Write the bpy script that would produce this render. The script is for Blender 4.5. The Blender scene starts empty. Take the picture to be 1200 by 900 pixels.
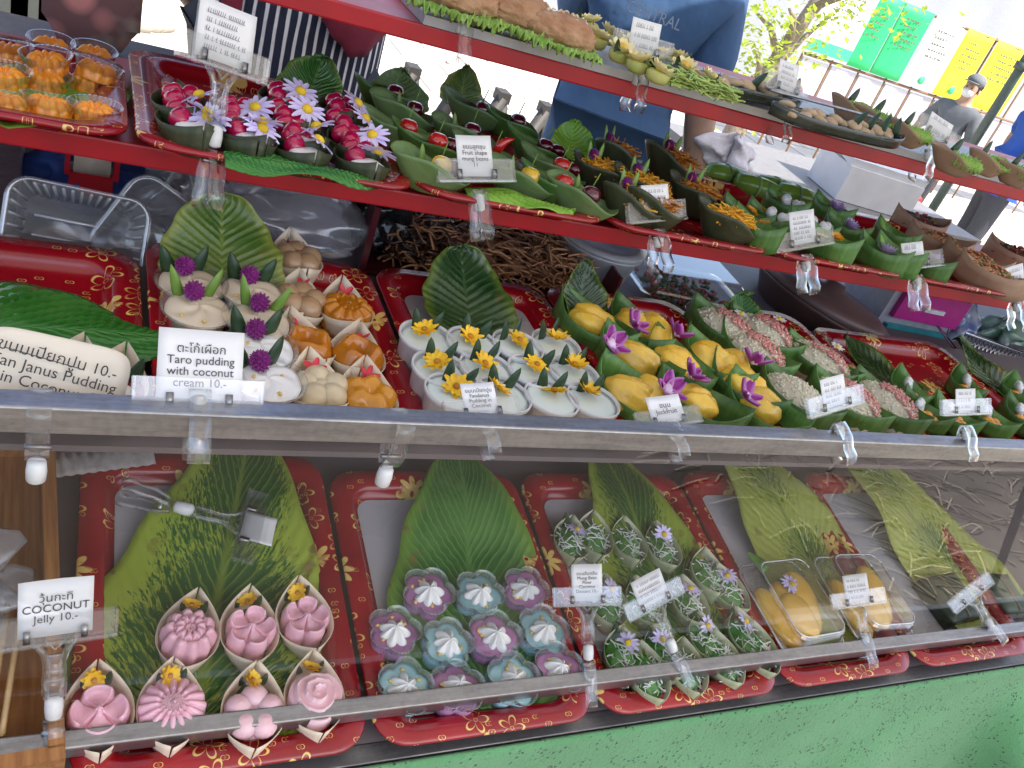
import bpy, bmesh, math, random
from mathutils import Vector, Matrix
R = math.radians
rnd = random.Random(7)
sc = bpy.context.scene
C = sc.collection

# ------------------------------------------------------------------ camera
FPX, IW, IH, CZ = 1002.0, 1200.0, 900.0, 1.50
def _nrm(a): return a.normalized()
_X = _nrm(Vector((1900, 130, FPX)))
_Y = Vector((-450, -1150, FPX)); _Y = _nrm(_Y - _Y.dot(_X) * _X)
_Z = _X.cross(_Y)
TH = R(10.0)                                   # the two lower shelves slope up towards the back by this angle
AX, AY, AZ = _X, _Y * math.cos(TH) - _Z * math.sin(TH), _Z * math.cos(TH) + _Y * math.sin(TH)
cam = bpy.data.cameras.new("camera"); camo = bpy.data.objects.new("camera", cam); C.objects.link(camo)
cam.sensor_fit = 'HORIZONTAL'; cam.sensor_width = 36.0; cam.lens = FPX / IW * 36.0
cam.clip_start = 0.01; cam.clip_end = 500
right = Vector((AX[0], AY[0], AZ[0])); down = Vector((AX[1], AY[1], AZ[1])); fwd = Vector((AX[2], AY[2], AZ[2]))
m = Matrix.Identity(4)
for i in range(3):
    m[i][0] = right[i]; m[i][1] = -down[i]; m[i][2] = -fwd[i]
m[2][3] = CZ
camo.matrix_world = m
sc.camera = camo
# ------------------------------------------------------------------ sky, sun, exposure
SUN_EL, SUN_AZ = R(58), R(150)                 # high sun behind the photographer, to the right
w = bpy.data.worlds.new("World"); sc.world = w; w.use_nodes = True
nt = w.node_tree; bg = nt.nodes["Background"]
sky = nt.nodes.new("ShaderNodeTexSky"); sky.sky_type = 'NISHITA'; sky.sun_disc = False
sky.sun_elevation = SUN_EL; sky.sun_rotation = SUN_AZ; sky.dust_density = 3.0; sky.air_density = 1.0; sky.ozone_density = 0.6
nt.links.new(sky.outputs[0], bg.inputs[0]); bg.inputs[1].default_value = 0.15
sl = bpy.data.lights.new("sun", 'SUN'); sl.energy = 3.2; sl.angle = R(0.5); sl.color = (1, .95, .87)
so = bpy.data.objects.new("sun", sl); C.objects.link(so)
sd = Vector((math.sin(SUN_AZ) * math.cos(SUN_EL), math.cos(SUN_AZ) * math.cos(SUN_EL), math.sin(SUN_EL)))
so.rotation_euler = sd.to_track_quat('Z', 'Y').to_euler(); so.location = (0, 0, 6)
vs = sc.view_settings; vs.view_transform = 'Standard'; vs.look = 'None'; vs.gamma = 1; vs.use_curve_mapping = False
vs.exposure = 1.38
sc.cycles.max_bounces = 10; sc.cycles.transparent_max_bounces = 24; sc.cycles.caustics_reflective = False; sc.cycles.caustics_refractive = False
sc.cycles.use_denoising = True

# ------------------------------------------------------------------ picture point -> point on a real plane
def ray(px, py):
    return right * (px - IW / 2) + down * (py - IH / 2) + fwd * FPX
def at(px, py, pl, dz=0.0):                    # pl = (y0, z0, slope): the sheet z = z0 + slope*(y-y0), z0 from the camera's height
    y0, z0, s = pl; d = ray(px, py)
    t = (z0 + dz - s * y0) / (d.z - s * d.y)
    p = d * t; p.z += CZ; return p
def aty(px, py, y):
    d = ray(px, py); p = d * (y / d.y); p.z += CZ; return p
SL1 = math.tan(TH)
T1 = (.444, -.734, SL1); T2 = (.545, -.475, .03); T3 = (.815, -.318, -.06); T4 = (.876, -.150, 0.0)

# ------------------------------------------------------------------ node helpers
def new_mat(name):
    mt = bpy.data.materials.new(name); mt.use_nodes = True; n = mt.node_tree
    return mt, n, n.nodes["Principled BSDF"], n.nodes["Material Output"]
class N:                                        # tiny node graph helper
    def __init__(s, nt): s.t = nt
    def node(s, ty, **k):
        n = s.t.nodes.new(ty)
        for a, b in k.items(): setattr(n, a, b)
        return n
    def put(s, sock, v):
        if hasattr(v, "is_output"): s.t.links.new(v, sock)
        elif v is not None: sock.default_value = v
    def math(s, op, a, b=None, c=None, clamp=False):
        n = s.node("ShaderNodeMath", operation=op, use_clamp=clamp)
        for i, v in enumerate((a, b, c)): s.put(n.inputs[i], v)
        return n.outputs[0]
    def mix(s, f, a, b):
        n = s.node("ShaderNodeMix", data_type='RGBA'); s.put(n.inputs[0], f)
        for i, v in ((6, a), (7, b)): s.put(n.inputs[i], v if hasattr(v, "is_output") else (*v[:3], 1))
        return n.outputs[2]
    def noise(s, scale, detail=3, vec=None, rough=.5):
        n = s.node("ShaderNodeTexNoise"); n.inputs["Scale"].default_value = scale; n.inputs["Detail"].default_value = detail
        n.inputs["Roughness"].default_value = rough
        if vec is not None: s.t.links.new(vec, n.inputs["Vector"])
        return n.outputs["Fac"]
    def ramp(s, f, lo, hi):
        n = s.node("ShaderNodeMapRange"); s.put(n.inputs[0], f); n.inputs[1].default_value = lo; n.inputs[2].default_value = hi; n.clamp = True
        return n.outputs[0]
    def coord(s, which="Object"): return s.node("ShaderNodeTexCoord").outputs[which]
    def bump(s, h, strength, dist, bsdf):
        n = s.node("ShaderNodeBump"); n.inputs["Strength"].default_value = strength; n.inputs["Distance"].default_value = dist
        s.put(n.inputs["Height"], h); s.t.links.new(n.outputs[0], bsdf.inputs["Normal"])
    def rand(s): return s.node("ShaderNodeObjectInfo").outputs["Random"]
    def sep(s, v):
        n = s.node("ShaderNodeSeparateXYZ"); s.t.links.new(v, n.inputs[0]); return n.outputs

MAT = {}
def pm(name, c1, c2=None, rough=.5, scale=60, bump=0, bscale=200, sss=0, metal=0, coat=0, var=.12, trans=0, rvar=.1, spec=.5, bd=.001):
    """procedural material: two tones mottled by noise, a little different on each object"""
    if name in MAT: return MAT[name]
    mt, t, b, o = new_mat(name); g = N(t)
    c2 = c2 or tuple(x * .78 for x in c1)
    co = g.coord()
    f = g.ramp(g.noise(scale, 4, co), .3, .7)
    col = g.mix(f, c1, c2)
    h = g.node("ShaderNodeHueSaturation"); t.links.new(col, h.inputs["Color"])
    rv = g.math('MULTIPLY_ADD', g.rand(), var * 2, 1 - var); t.links.new(rv, h.inputs["Value"])
    t.links.new(h.outputs[0], b.inputs["Base Color"])
    g.put(b.inputs["Roughness"], g.math('MULTIPLY_ADD', g.noise(scale * 2.3, 2, co), rvar, rough - rvar / 2))
    b.inputs["Metallic"].default_value = metal; b.inputs["Coat Weight"].default_value = coat; b.inputs["Coat Roughness"].default_value = .12
    b.inputs["Specular IOR Level"].default_value = spec
    if sss:
        b.inputs["Subsurface Weight"].default_value = sss; b.inputs["Subsurface Radius"].default_value = (.008, .006, .005); b.inputs["Subsurface Scale"].default_value = 1.0
    if trans:
        b.inputs["Transmission Weight"].default_value = trans; b.inputs["IOR"].default_value = 1.35
    if bump: g.bump(g.noise(bscale, 3, co), bump, bd, b)
    MAT[name] = mt; return mt
def clear(name, tint=(.985, .988, .99), k=1.4, base=.05, rough=.06, haze=0):
    """thin clear plastic or glass: see-through with a surface reflection by Fresnel"""
    if name in MAT: return MAT[name]
    mt, t, b, o = new_mat(name); g = N(t); t.nodes.remove(b)
    ge = g.node("ShaderNodeNewGeometry"); dp = g.node("ShaderNodeVectorMath", operation='DOT_PRODUCT')
    t.links.new(ge.outputs["Incoming"], dp.inputs[0]); t.links.new(ge.outputs["Normal"], dp.inputs[1])
    fr = g.math('MULTIPLY_ADD', g.math('POWER', g.math('SUBTRACT', 1, g.math('ABSOLUTE', dp.outputs["Value"]), clamp=True), 5), .96, .04)   # Schlick
    fac = g.math('MULTIPLY_ADD', fr, k, base, clamp=True)
    tr = g.node("ShaderNodeBsdfTransparent"); tr.inputs[0].default_value = (*tint, 1)
    gl = g.node("ShaderNodeBsdfGlossy"); gl.inputs["Roughness"].default_value = rough; gl.inputs[0].default_value = (.95, .95, .95, 1)
    ms = g.node("ShaderNodeMixShader"); t.links.new(fac, ms.inputs[0]); t.links.new(tr.outputs[0], ms.inputs[1]); t.links.new(gl.outputs[0], ms.inputs[2])
    out = ms.outputs[0]
    if haze:
        df = g.node("ShaderNodeBsdfDiffuse"); df.inputs[0].default_value = (.8, .8, .82, 1)
        m2 = g.node("ShaderNodeMixShader"); m2.inputs[0].default_value = haze
        t.links.new(out, m2.inputs[1]); t.links.new(df.outputs[0], m2.inputs[2]); out = m2.outputs[0]
    t.links.new(out, o.inputs[0]); MAT[name] = mt; return mt
def leaf_mat(name, dark, light, edge=None, veins=16, patch=None, gloss=.3, slant=.35, vs=.5):
    """leaf: midrib and slanting side veins from the leaf's own length and width, patches of a second green"""
    if name in MAT: return MAT[name]
    mt, t, b, o = new_mat(name); g = N(t)
    u, v, _ = g.sep(g.coord("UV"))
    av = g.math('ABSOLUTE', g.math('MULTIPLY_ADD', v, 2, -1))
    ob = g.coord()
    wob = g.math('MULTIPLY_ADD', g.noise(25, 2, ob), .05, -.02)
    ph = g.math('ADD', g.math('SUBTRACT', u, g.math('MULTIPLY', g.math('POWER', av, .8), slant)), wob)
    wv = g.math('MULTIPLY_ADD', g.math('SINE', g.math('MULTIPLY', ph, veins * 6.283)), .5, .5)
    vein = g.math('POWER', wv, 10)
    col = g.mix(g.ramp(g.noise(18, 4, ob), .35, .65), dark, tuple(.6 * a + .4 * b_ for a, b_ in zip(dark, light)))
    if patch:
        st = g.node("ShaderNodeCombineXYZ"); t.links.new(g.math('MULTIPLY', ph, 62), st.inputs[0]); t.links.new(g.math('MULTIPLY', v, 15), st.inputs[1])
        n1 = g.noise(1.6, 5, st.outputs[0], .65); n2 = g.noise(9, 3, ob)
        s = g.math('ADD', g.math('MULTIPLY', n1, .75), g.math('MULTIPLY', n2, .55))
        s = g.math('SUBTRACT', s, g.math('MULTIPLY', g.math('POWER', av, 3), .3))
        col = g.mix(g.ramp(s, patch[3], patch[3] + .05), patch[:3], dark)
        light = patch[:3]
    col = g.mix(g.math('MULTIPLY', vein, vs), col, light)
    if edge: col = g.mix(g.ramp(av, .72, 1.0), col, edge)
    col = g.mix(g.ramp(av, .06, .015), col, tuple(.5 * a + .5 * b_ for a, b_ in zip(light, dark)))
    col = g.mix(g.math('MULTIPLY', g.ramp(g.noise(38, 4, ob), .60, .68), g.ramp(av, .55, .95)), col, (.16, .11, .03))       # browned edge spots
    hsv = g.node("ShaderNodeHueSaturation"); t.links.new(col, hsv.inputs["Color"]); t.links.new(g.math('MULTIPLY_ADD', g.rand(), .3, .85), hsv.inputs["Value"])
    t.links.new(hsv.outputs[0], b.inputs["Base Color"]); b.inputs["Roughness"].default_value = gloss
    g.bump(wv, .5, .0012, b); MAT[name] = mt; return mt

def tray_mat():
    """red lacquer tray with gold print: ringed flowers, small leaves and dots"""
    mt, t, b, o = new_mat("red tray print"); g = N(t)
    co = g.coord()
    def flowers(scale, k, r0, r1, lo, line):
        vo = g.node("ShaderNodeTexVoronoi"); vo.voronoi_dimensions = '2D'; vo.inputs["Scale"].default_value = scale; vo.inputs["Randomness"].default_value = .75
        t.links.new(co, vo.inputs["Vector"])
        sub = g.node("ShaderNodeVectorMath", operation='SUBTRACT'); sc_ = g.node("ShaderNodeVectorMath", operation='SCALE'); sc_.inputs["Scale"].default_value = scale
        t.links.new(co, sc_.inputs[0]); sp = g.node("ShaderNodeVectorMath", operation='SCALE'); sp.inputs["Scale"].default_value = scale
        t.links.new(vo.outputs["Position"], sp.inputs[0]); t.links.new(sc_.outputs[0], sub.inputs[0]); t.links.new(sp.outputs[0], sub.inputs[1])
        x, y, _ = g.sep(sub.outputs[0])
        ang = g.math('ARCTAN2', y, x); rr = g.math('SQRT', g.math('ADD', g.math('MULTIPLY', x, x), g.math('MULTIPLY', y, y)))
        pet = g.math('MULTIPLY_ADD', g.math('ABSOLUTE', g.math('COSINE', g.math('MULTIPLY', ang, k))), r1 - r0, r0)
        q = g.math('DIVIDE', rr, pet)
        if line: msk = g.math('SUBTRACT', g.ramp(q, .80, .84), g.ramp(q, .96, 1.0))
        else: msk = g.math('MULTIPLY', g.ramp(q, 1.0, .94), g.ramp(rr, r0 * .3, r0 * .34))
        ring = g.math('SUBTRACT', g.ramp(rr, r0 * .42, r0 * .46), g.ramp(rr, r0 * .52, r0 * .56))
        keep = g.ramp(g.sep(vo.outputs["Color"])[0], lo, lo + .01)
        return g.math('MULTIPLY', g.math('MAXIMUM', msk, ring) if line else msk, keep)
    a = flowers(17, 4, .13, .36, .72, False)
    c = flowers(26, 2.5, .1, .4, .62, True)
    d = flowers(75, 1, .12, .3, .80, True)
    gold = g.math('MAXIMUM', g.math('MAXIMUM', a, c), d, clamp=True)
    gold = g.math('MULTIPLY', gold, g.ramp(g.noise(70, 2, co), .25, .45))
    red = g.mix(g.ramp(g.noise(14, 4, co), .3, .7), (.36, .005, .013), (.22, .005, .011))
    t.links.new(g.mix(gold, red, (.78, .55, .16)), b.inputs["Base Color"])
    b.inputs["Roughness"].default_value = .24; b.inputs["Coat Weight"].default_value = .35; b.inputs["Coat Roughness"].default_value = .1
    MAT["tray"] = mt
tray_mat()
def stripe_mat(name, a, b_, freq, duty, axis=0):
    mt, t, b, o = new_mat(name); g = N(t); xyz = g.sep(g.coord())
    f = g.math('FRACT', g.math('MULTIPLY', g.math('ADD', xyz[axis], g.math('MULTIPLY', g.noise(9, 2), .006)), freq))
    t.links.new(g.mix(g.ramp(f, duty, duty + .06), b_, a), b.inputs["Base Color"]); b.inputs["Roughness"].default_value = .9
    g.bump(g.noise(14, 3), .6, .02, b); MAT[name] = mt; return mt
def galv(name, c=.55, rough=.38):
    mt, t, b, o = new_mat(name); g = N(t); co = g.coord()
    mp = g.node("ShaderNodeMapping"); mp.inputs["Scale"].default_value = (1, 9, 9); t.links.new(co, mp.inputs[0])
    f = g.math('ADD', g.math('MULTIPLY', g.noise(160, 5, co), .25), g.math('MULTIPLY', g.noise(10, 6, mp.outputs[0], .75), .75))
    col = g.mix(g.ramp(f, .38, .62), (c, c, c * 1.03), (c * .62, c * .62, c * .64))
    t.links.new(col, b.inputs["Base Color"]); b.inputs["Metallic"].default_value = .9
    g.put(b.inputs["Roughness"], g.math('MULTIPLY_ADD', f, .35, rough - .15)); g.bump(f, .12, .0006, b); MAT[name] = mt; return mt

# ------------------------------------------------------------------ mesh helpers
def mesh(name, v, f, mat, uv=None, smooth=True, solid=0.0, mats=None, mi=None):
    me = bpy.data.meshes.new(name); me.from_pydata([tuple(p) for p in v], [], f)
    if uv is not None:
        l = me.uv_layers.new(name="UVMap")
        for lp in me.loops: l.data[lp.index].uv = uv[lp.vertex_index]
    bm = bmesh.new(); bm.from_mesh(me)
    bmesh.ops.recalc_face_normals(bm, faces=bm.faces)
    if solid:
        lo = [min(v.co[i] for v in bm.verts) - 3 * solid for i in range(3)]; hi = [max(v.co[i] for v in bm.verts) + 3 * solid for i in range(3)]
        bmesh.ops.solidify(bm, geom=bm.faces[:], thickness=solid)
        for v in bm.verts:                       # no spikes at pointed tips
            for i in range(3): v.co[i] = min(hi[i], max(lo[i], v.co[i]))
    for fc in bm.faces: fc.smooth = smooth
    bm.to_mesh(me); bm.free()
    me.materials.append(mat)
    return me
class G:                                        # geometry collector: one mesh
    def __init__(s): s.v = []; s.f = []; s.uv = []
    def add(s, v, f, uv=None):
        o = len(s.v); s.v += [Vector(p) for p in v]; s.f += [tuple(i + o for i in q) for q in f]
        s.uv += uv if uv else [(0, 0)] * len(v); return s
    def sheet(s, fn, nu, nv, wrap=False):
        v = []; uv = []
        for i in range(nu + 1):
            for j in range(nv if wrap else nv + 1):
                v.append(fn(i / nu, j / nv)); uv.append((i / nu, j / nv))
        k = nv if wrap else nv + 1; f = []
        for i in range(nu):
            for j in range(nv):
                a = i * k + j; b = i * k + (j + 1) % k
                f.append((a, b, b + k, a + k))
        return s.add(v, f, uv)
    def box(s, c, sz, rot=None, bev=0):
        c = Vector(c); hx, hy, hz = (q / 2 for q in sz); rot = rot or Matrix.Identity(3)
        v = [c + rot @ Vector((x * hx, y * hy, z * hz)) for x in (-1, 1) for y in (-1, 1) for z in (-1, 1)]
        return s.add(v, [(0, 1, 3, 2), (4, 6, 7, 5), (0, 4, 5, 1), (2, 3, 7, 6), (0, 2, 6, 4), (1, 5, 7, 3)])
    def tube(s, pts, r, n=6, cap=True):
        pts = [Vector(p) for p in pts]; v = []; f = []
        rs = r if isinstance(r, (list, tuple)) else [r] * len(pts)
        up = Vector((.13, .21, .97))
        for i, p in enumerate(pts):
            d = (pts[min(i + 1, len(pts) - 1)] - pts[max(i - 1, 0)]).normalized()
            a = d.cross(up); a = a.normalized() if a.length > 1e-4 else d.cross(Vector((1, 0, 0))).normalized(); b = d.cross(a)
            for k in range(n):
                t = 2 * math.pi * k / n; v.append(p + (a * math.cos(t) + b * math.sin(t)) * rs[i])
        for i in range(len(pts) - 1):
            for k in range(n):
                f.append((i * n + k, i * n + (k + 1) % n, (i + 1) * n + (k + 1) % n, (i + 1) * n + k))
        if cap: f += [tuple(range(n)), tuple(range((len(pts) - 1) * n, len(pts) * n))]
        return s.add(v, f)
    def lathe(s, prof, n=24, wob=None, cap0=True, cap1=True, c=(0, 0, 0)):
        v = []; f = []; c = Vector(c)
        for i, (r, z) in enumerate(prof):
            for k in range(n):
                t = 2 * math.pi * k / n; q = r * (wob(t, i) if wob else 1); v.append(c + Vector((q * math.cos(t), q * math.sin(t), z)))
        for i in range(len(prof) - 1):
            for k in range(n): f.append((i * n + k, i * n + (k + 1) % n, (i + 1) * n + (k + 1) % n, (i + 1) * n + k))
        if cap0: f.append(tuple(range(n)))
        if cap1: f.append(tuple(range((len(prof) - 1) * n, len(prof) * n)))
        return s.add(v, f)
    def ball(s, c, r, n=8, m=6, fn=None, rot=None):
        c = Vector(c); r = Vector(r) if hasattr(r, '__len__') else Vector((r, r, r)); v = []; f = []
        for i in range(m + 1):
            p = math.pi * i / m
            for k in range(n):
                t = 2 * math.pi * k / n; d = Vector((math.sin(p) * math.cos(t), math.sin(p) * math.sin(t), math.cos(p)))
                q = fn(d) if fn else 1; w_ = Vector((d.x * r.x, d.y * r.y, d.z * r.z)) * q
                v.append(c + (rot @ w_ if rot else w_))
        for i in range(m):
            for k in range(n): f.append((i * n + k, i * n + (k + 1) % n, (i + 1) * n + (k + 1) % n, (i + 1) * n + k))
        return s.add(v, f)
    def polar(s, Rf, Hf, nr=10, nt=48, base=0.0):
        """relief on a disc: outline Rf(angle), height Hf(r/R, angle), walls down to base"""
        v = [Vector((0, 0, Hf(0, 0)))]; f = []
        for i in range(1, nr + 1):
            for k in range(nt):
                t = 2 * math.pi * k / nt; q = i / nr; rr = Rf(t) * q; v.append(Vector((rr * math.cos(t), rr * math.sin(t), Hf(q, t))))
        for k in range(nt):
            t = 2 * math.pi * k / nt; rr = Rf(t) * .96; v.append(Vector((rr * math.cos(t), rr * math.sin(t), base)))
        for k in range(nt): f.append((0, 1 + k, 1 + (k + 1) % nt))
        for i in range(nr):
            for k in range(nt):
                a = 1 + i * nt; f.append((a + k, a + nt + k, a + nt + (k + 1) % nt, a + (k + 1) % nt))
        return s.add(v, f)
    def mv(s, M, start=0):
        for i in range(start, len(s.v)): s.v[i] = M @ s.v[i]
        return s
    def me(s, name, mat, smooth=True, solid=0.0): return mesh(name, s.v, s.f, mat, s.uv, smooth, solid)
def TR(x=0, y=0, z=0, rx=0, ry=0, rz=0, s=1):
    return Matrix.Translation((x, y, z)) @ Matrix.Rotation(rz, 4, 'Z') @ Matrix.Rotation(ry, 4, 'Y') @ Matrix.Rotation(rx, 4, 'X') @ Matrix.Diagonal((s, s, s, 1))

# ------------------------------------------------------------------ scene-object helpers
def put(name, me, parent=None, M=None, label=None, cat=None, group=None, kind=None):
    o = bpy.data.objects.new(name, me); C.objects.link(o)
    if parent: o.parent = parent
    if M is not None: o.matrix_local = M
    for k, v in (("label", label), ("category", cat), ("group", group), ("kind", kind)):
        if v: o[k] = v
    return o
def P(name, me, M=None, kids=(), stuff=False, label=None): return (name, me, M, kids, stuff, label)
def inst(parts, name, M, label, cat, group=None):
    """one thing: an Empty at its base and one object for each part and sub-part (mesh data shared between alike things)"""
    r = put(name, None, None, M, label, cat, group); r.empty_display_size = .01
    def rec(ps, par):
        for (n, me, m_, kids, st, lb) in ps:
            o = put(n, me, par, m_, lb, None, None, "stuff" if st else None); rec(kids, o)
    rec(parts, r); return r
ORD = ["first", "second", "third", "fourth", "fifth", "sixth", "seventh", "eighth", "ninth"]
_txt = {}
def text_mesh(body, size, mat, align='CENTER', sp=.95):
    c = bpy.data.curves.new("lettering", 'FONT'); c.body = body; c.size = size; c.align_x = align; c.align_y = 'CENTER'; c.space_line = sp; c.resolution_u = 3
    o = bpy.data.objects.new("lettering", c); C.objects.link(o)
    dg = bpy.context.evaluated_depsgraph_get(); dg.update()
    me = bpy.data.meshes.new_from_object(o.evaluated_get(dg)); bpy.data.objects.remove(o); bpy.data.curves.remove(c)
    me.materials.clear(); me.materials.append(mat); return me
T3 = (.815, -.325, -.06); T4 = (.876, -.165, 0.0)
# ------------------------------------------------------------------ materials
galv("rail metal", .45, .30); galv("table edge metal", .22, .45); galv("post metal", .35, .5)
RAIL, EDGE, POST = MAT["rail metal"], MAT["table edge metal"], MAT["post metal"]
RED = pm("red painted shelf edge", (.46, .009, .018), (.34, .012, .02), rough=.35, scale=22, var=.02, bump=.15, bscale=60)
TAPE = pm("silver tape", (.42, .42, .42), (.30, .30, .31), rough=.4, metal=.4, scale=30)
BOARD = pm("shelf board", (.16, .13, .13), rough=.5, scale=10)
FLOORW = pm("tray floor lining", (.50, .49, .50), (.42, .41, .43), rough=.28, scale=6, coat=.3)
CREAM = pm("cream folded paper", (.80, .70, .55), (.72, .60, .44), rough=.6, scale=40)
PINK = pm("pink coconut jelly", (.83, .48, .55), (.77, .41, .49), rough=.24, sss=.45, scale=90, var=.05, coat=.25)
PALEP = pm("pale pink coconut jelly", (.84, .55, .58), (.8, .5, .54), rough=.3, sss=.35, scale=90, coat=.2)
YEL = pm("yellow petals", (.88, .58, .02), (.84, .48, .015), rough=.5)
YELC = pm("orange flower centre", (.55, .22, .02), rough=.8, bump=.6, bscale=900)
LILAC = pm("lilac petals", (.62, .52, .85), (.72, .66, .9), rough=.5)
DAISYC = pm("yellow daisy centre", (.85, .58, .03), rough=.8, bump=.6, bscale=900)
DARKLEAF = pm("dark leaf tip", (.018, .045, .018), (.03, .075, .025), rough=.35, scale=120)
LEAFTIP = pm("light leaf tip", (.20, .34, .05), (.13, .26, .04), rough=.4)
PURPLE = pm("purple amaranth", (.15, .006, .12), (.25, .02, .20), rough=.6, bump=.8, bscale=700)
ORCHID = pm("purple orchid petals", (.42, .03, .36), (.62, .22, .58), rough=.45, scale=70)
WHITEC = pm("coconut cream", (.86, .85, .82), (.8, .78, .74), rough=.35, sss=.2, scale=50, var=.03)
CLEAR = clear("clear plastic"); PET = clear("thin clear tub", base=.03, k=1.4, haze=.015); ACR = clear("acrylic clip", tint=(.965, .975, .98), k=1.5, base=.02, rough=.04, haze=.012)
BAGM = clear("plastic bag film", tint=(.92, .92, .92), k=1.8, base=.07, rough=.18, haze=.16)
JOINT = pm("milky plastic joint", (.78, .78, .76), rough=.35, sss=.3, var=.03)
PINM = pm("steel pin", (.35, .34, .33), rough=.3, metal=1)
CARD = pm("white card", (.83, .82, .81), (.78, .77, .77), rough=.55, var=.06, scale=20)
CARDY = pm("cream card", (.78, .70, .58), (.72, .64, .52), rough=.6, scale=14)
INK = pm("black ink", (.035, .033, .035), rough=.6)
GREYINK = pm("faded ink", (.22, .22, .26), rough=.6)
LF_A = leaf_mat("patterned leaf", (.016, .085, .014), (.30, .36, .06), veins=22, patch=(.25, .32, .035, .545), gloss=.3, vs=.5)
LF_P = leaf_mat("pale patterned leaf", (.05, .12, .018), (.28, .33, .06), veins=20, patch=(.31, .35, .065, .66), gloss=.4, vs=.2)
LF_G = leaf_mat("green veined leaf", (.014, .105, .014), (.17, .34, .08), edge=(.14, .26, .03), veins=24, gloss=.24, vs=.55)
LF_B = leaf_mat("bright green leaf", (.02, .16, .018), (.11, .32, .06), veins=14, gloss=.22, vs=.3, slant=.5)
LF_D = leaf_mat("dark ribbed leaf", (.008, .040, .010), (.08, .13, .05), edge=(.10, .15, .02), veins=12, gloss=.22, vs=.55, slant=.25)
LF_Y = leaf_mat("olive ribbed leaf", (.035, .10, .012), (.25, .32, .06), edge=(.24, .27, .05), veins=14, gloss=.35, vs=.45, slant=.3)
LF_L = leaf_mat("lime leaf", (.17, .38, .03), (.30, .52, .08), veins=9, gloss=.4, vs=.3)
def strip_leaf(name, c1, c2, rough=.38):
    """cut banana leaf: fine parallel ribs across the strip, blotched tone, a few brown marks"""
    mt, t, b, o = new_mat(name); g = N(t); co = g.coord()
    mp = g.node("ShaderNodeMapping"); mp.inputs["Scale"].default_value = (14, 260, 14); t.links.new(co, mp.inputs[0])
    f = g.noise(1.0, 4, mp.outputs[0], .6); col = g.mix(g.ramp(g.math('ADD', g.math('MULTIPLY', f, .5), g.math('MULTIPLY', g.noise(30, 4, co), .5)), .38, .62), c1, c2)
    col = g.mix(g.math('MULTIPLY', g.ramp(g.noise(70, 4, co), .66, .72), .7), col, (.10, .075, .03))
    h = g.node("ShaderNodeHueSaturation"); t.links.new(col, h.inputs["Color"]); t.links.new(g.math('MULTIPLY_ADD', g.rand(), .5, .75), h.inputs["Value"]); t.links.new(h.outputs[0], b.inputs["Base Color"])
    b.inputs["Roughness"].default_value = rough; g.bump(f, .5, .0012, b); MAT[name] = mt; return mt
BOATG = strip_leaf("green banana leaf", (.06, .15, .028), (.115, .25, .055))
BOATD = strip_leaf("dark banana leaf", (.026, .036, .015), (.055, .065, .028), .45)
BOATO = strip_leaf("olive banana leaf", (.11, .19, .06), (.17, .27, .10), .42)
BOATBR = pm("dry brown leaf", (.30, .18, .11), (.38, .25, .16), rough=.6, scale=35, bump=.3, bscale=90)

# ------------------------------------------------------------------ setting: ground
def ground():
    mt, t, b, o = new_mat("pale paving"); g = N(t); co = g.coord()
    br = g.node("ShaderNodeTexBrick"); br.inputs["Scale"].default_value = 1.0; br.inputs["Brick Width"].default_value = .6; br.inputs["Row Height"].default_value = .4
    br.inputs["Mortar Size"].default_value = .012; br.inputs["Color1"].default_value = (.62, .58, .52, 1); br.inputs["Color2"].default_value = (.52, .49, .44, 1); br.inputs["Mortar"].default_value = (.2, .18, .16, 1)
    t.links.new(co, br.inputs[0])
    x, y, z = g.sep(co)
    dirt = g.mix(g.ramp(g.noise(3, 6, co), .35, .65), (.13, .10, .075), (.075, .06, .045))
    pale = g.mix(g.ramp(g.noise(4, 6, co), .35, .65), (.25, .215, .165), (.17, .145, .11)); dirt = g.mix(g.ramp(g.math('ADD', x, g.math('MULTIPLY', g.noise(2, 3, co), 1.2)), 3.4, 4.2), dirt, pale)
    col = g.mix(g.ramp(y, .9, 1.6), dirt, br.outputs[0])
    t.links.new(col, b.inputs["Base Color"]); b.inputs["Roughness"].default_value = .85
    g.bump(g.noise(40, 4, co), .4, .01, b)
    s = 80; put("ground", mesh("ground", [(-s, -s, 0), (s, -s, 0), (s, s, 0), (-s, s, 0)], [(0, 1, 2, 3)], mt), kind="structure")
    q = G(); r = random.Random(3)
    for i in range(1500):
        x_, y_ = r.uniform(2.9, 9), r.uniform(-6, -.3); a = r.uniform(0, 3.14); l = r.uniform(.1, .4)
        q.tube([(x_, y_, .006), (x_ + l * math.cos(a) * .5, y_ + l * math.sin(a) * .5, .012 + r.random() * .02), (x_ + l * math.cos(a), y_ + l * math.sin(a), .006)], .006, 3, False)
    put("straw_litter", q.me("straw", pm("dry straw", (.80, .72, .55), (.70, .60, .42), rough=.8)), label="dry straw strewn over the trodden ground before the stall", cat="straw", kind="stuff")
ground()

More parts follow.
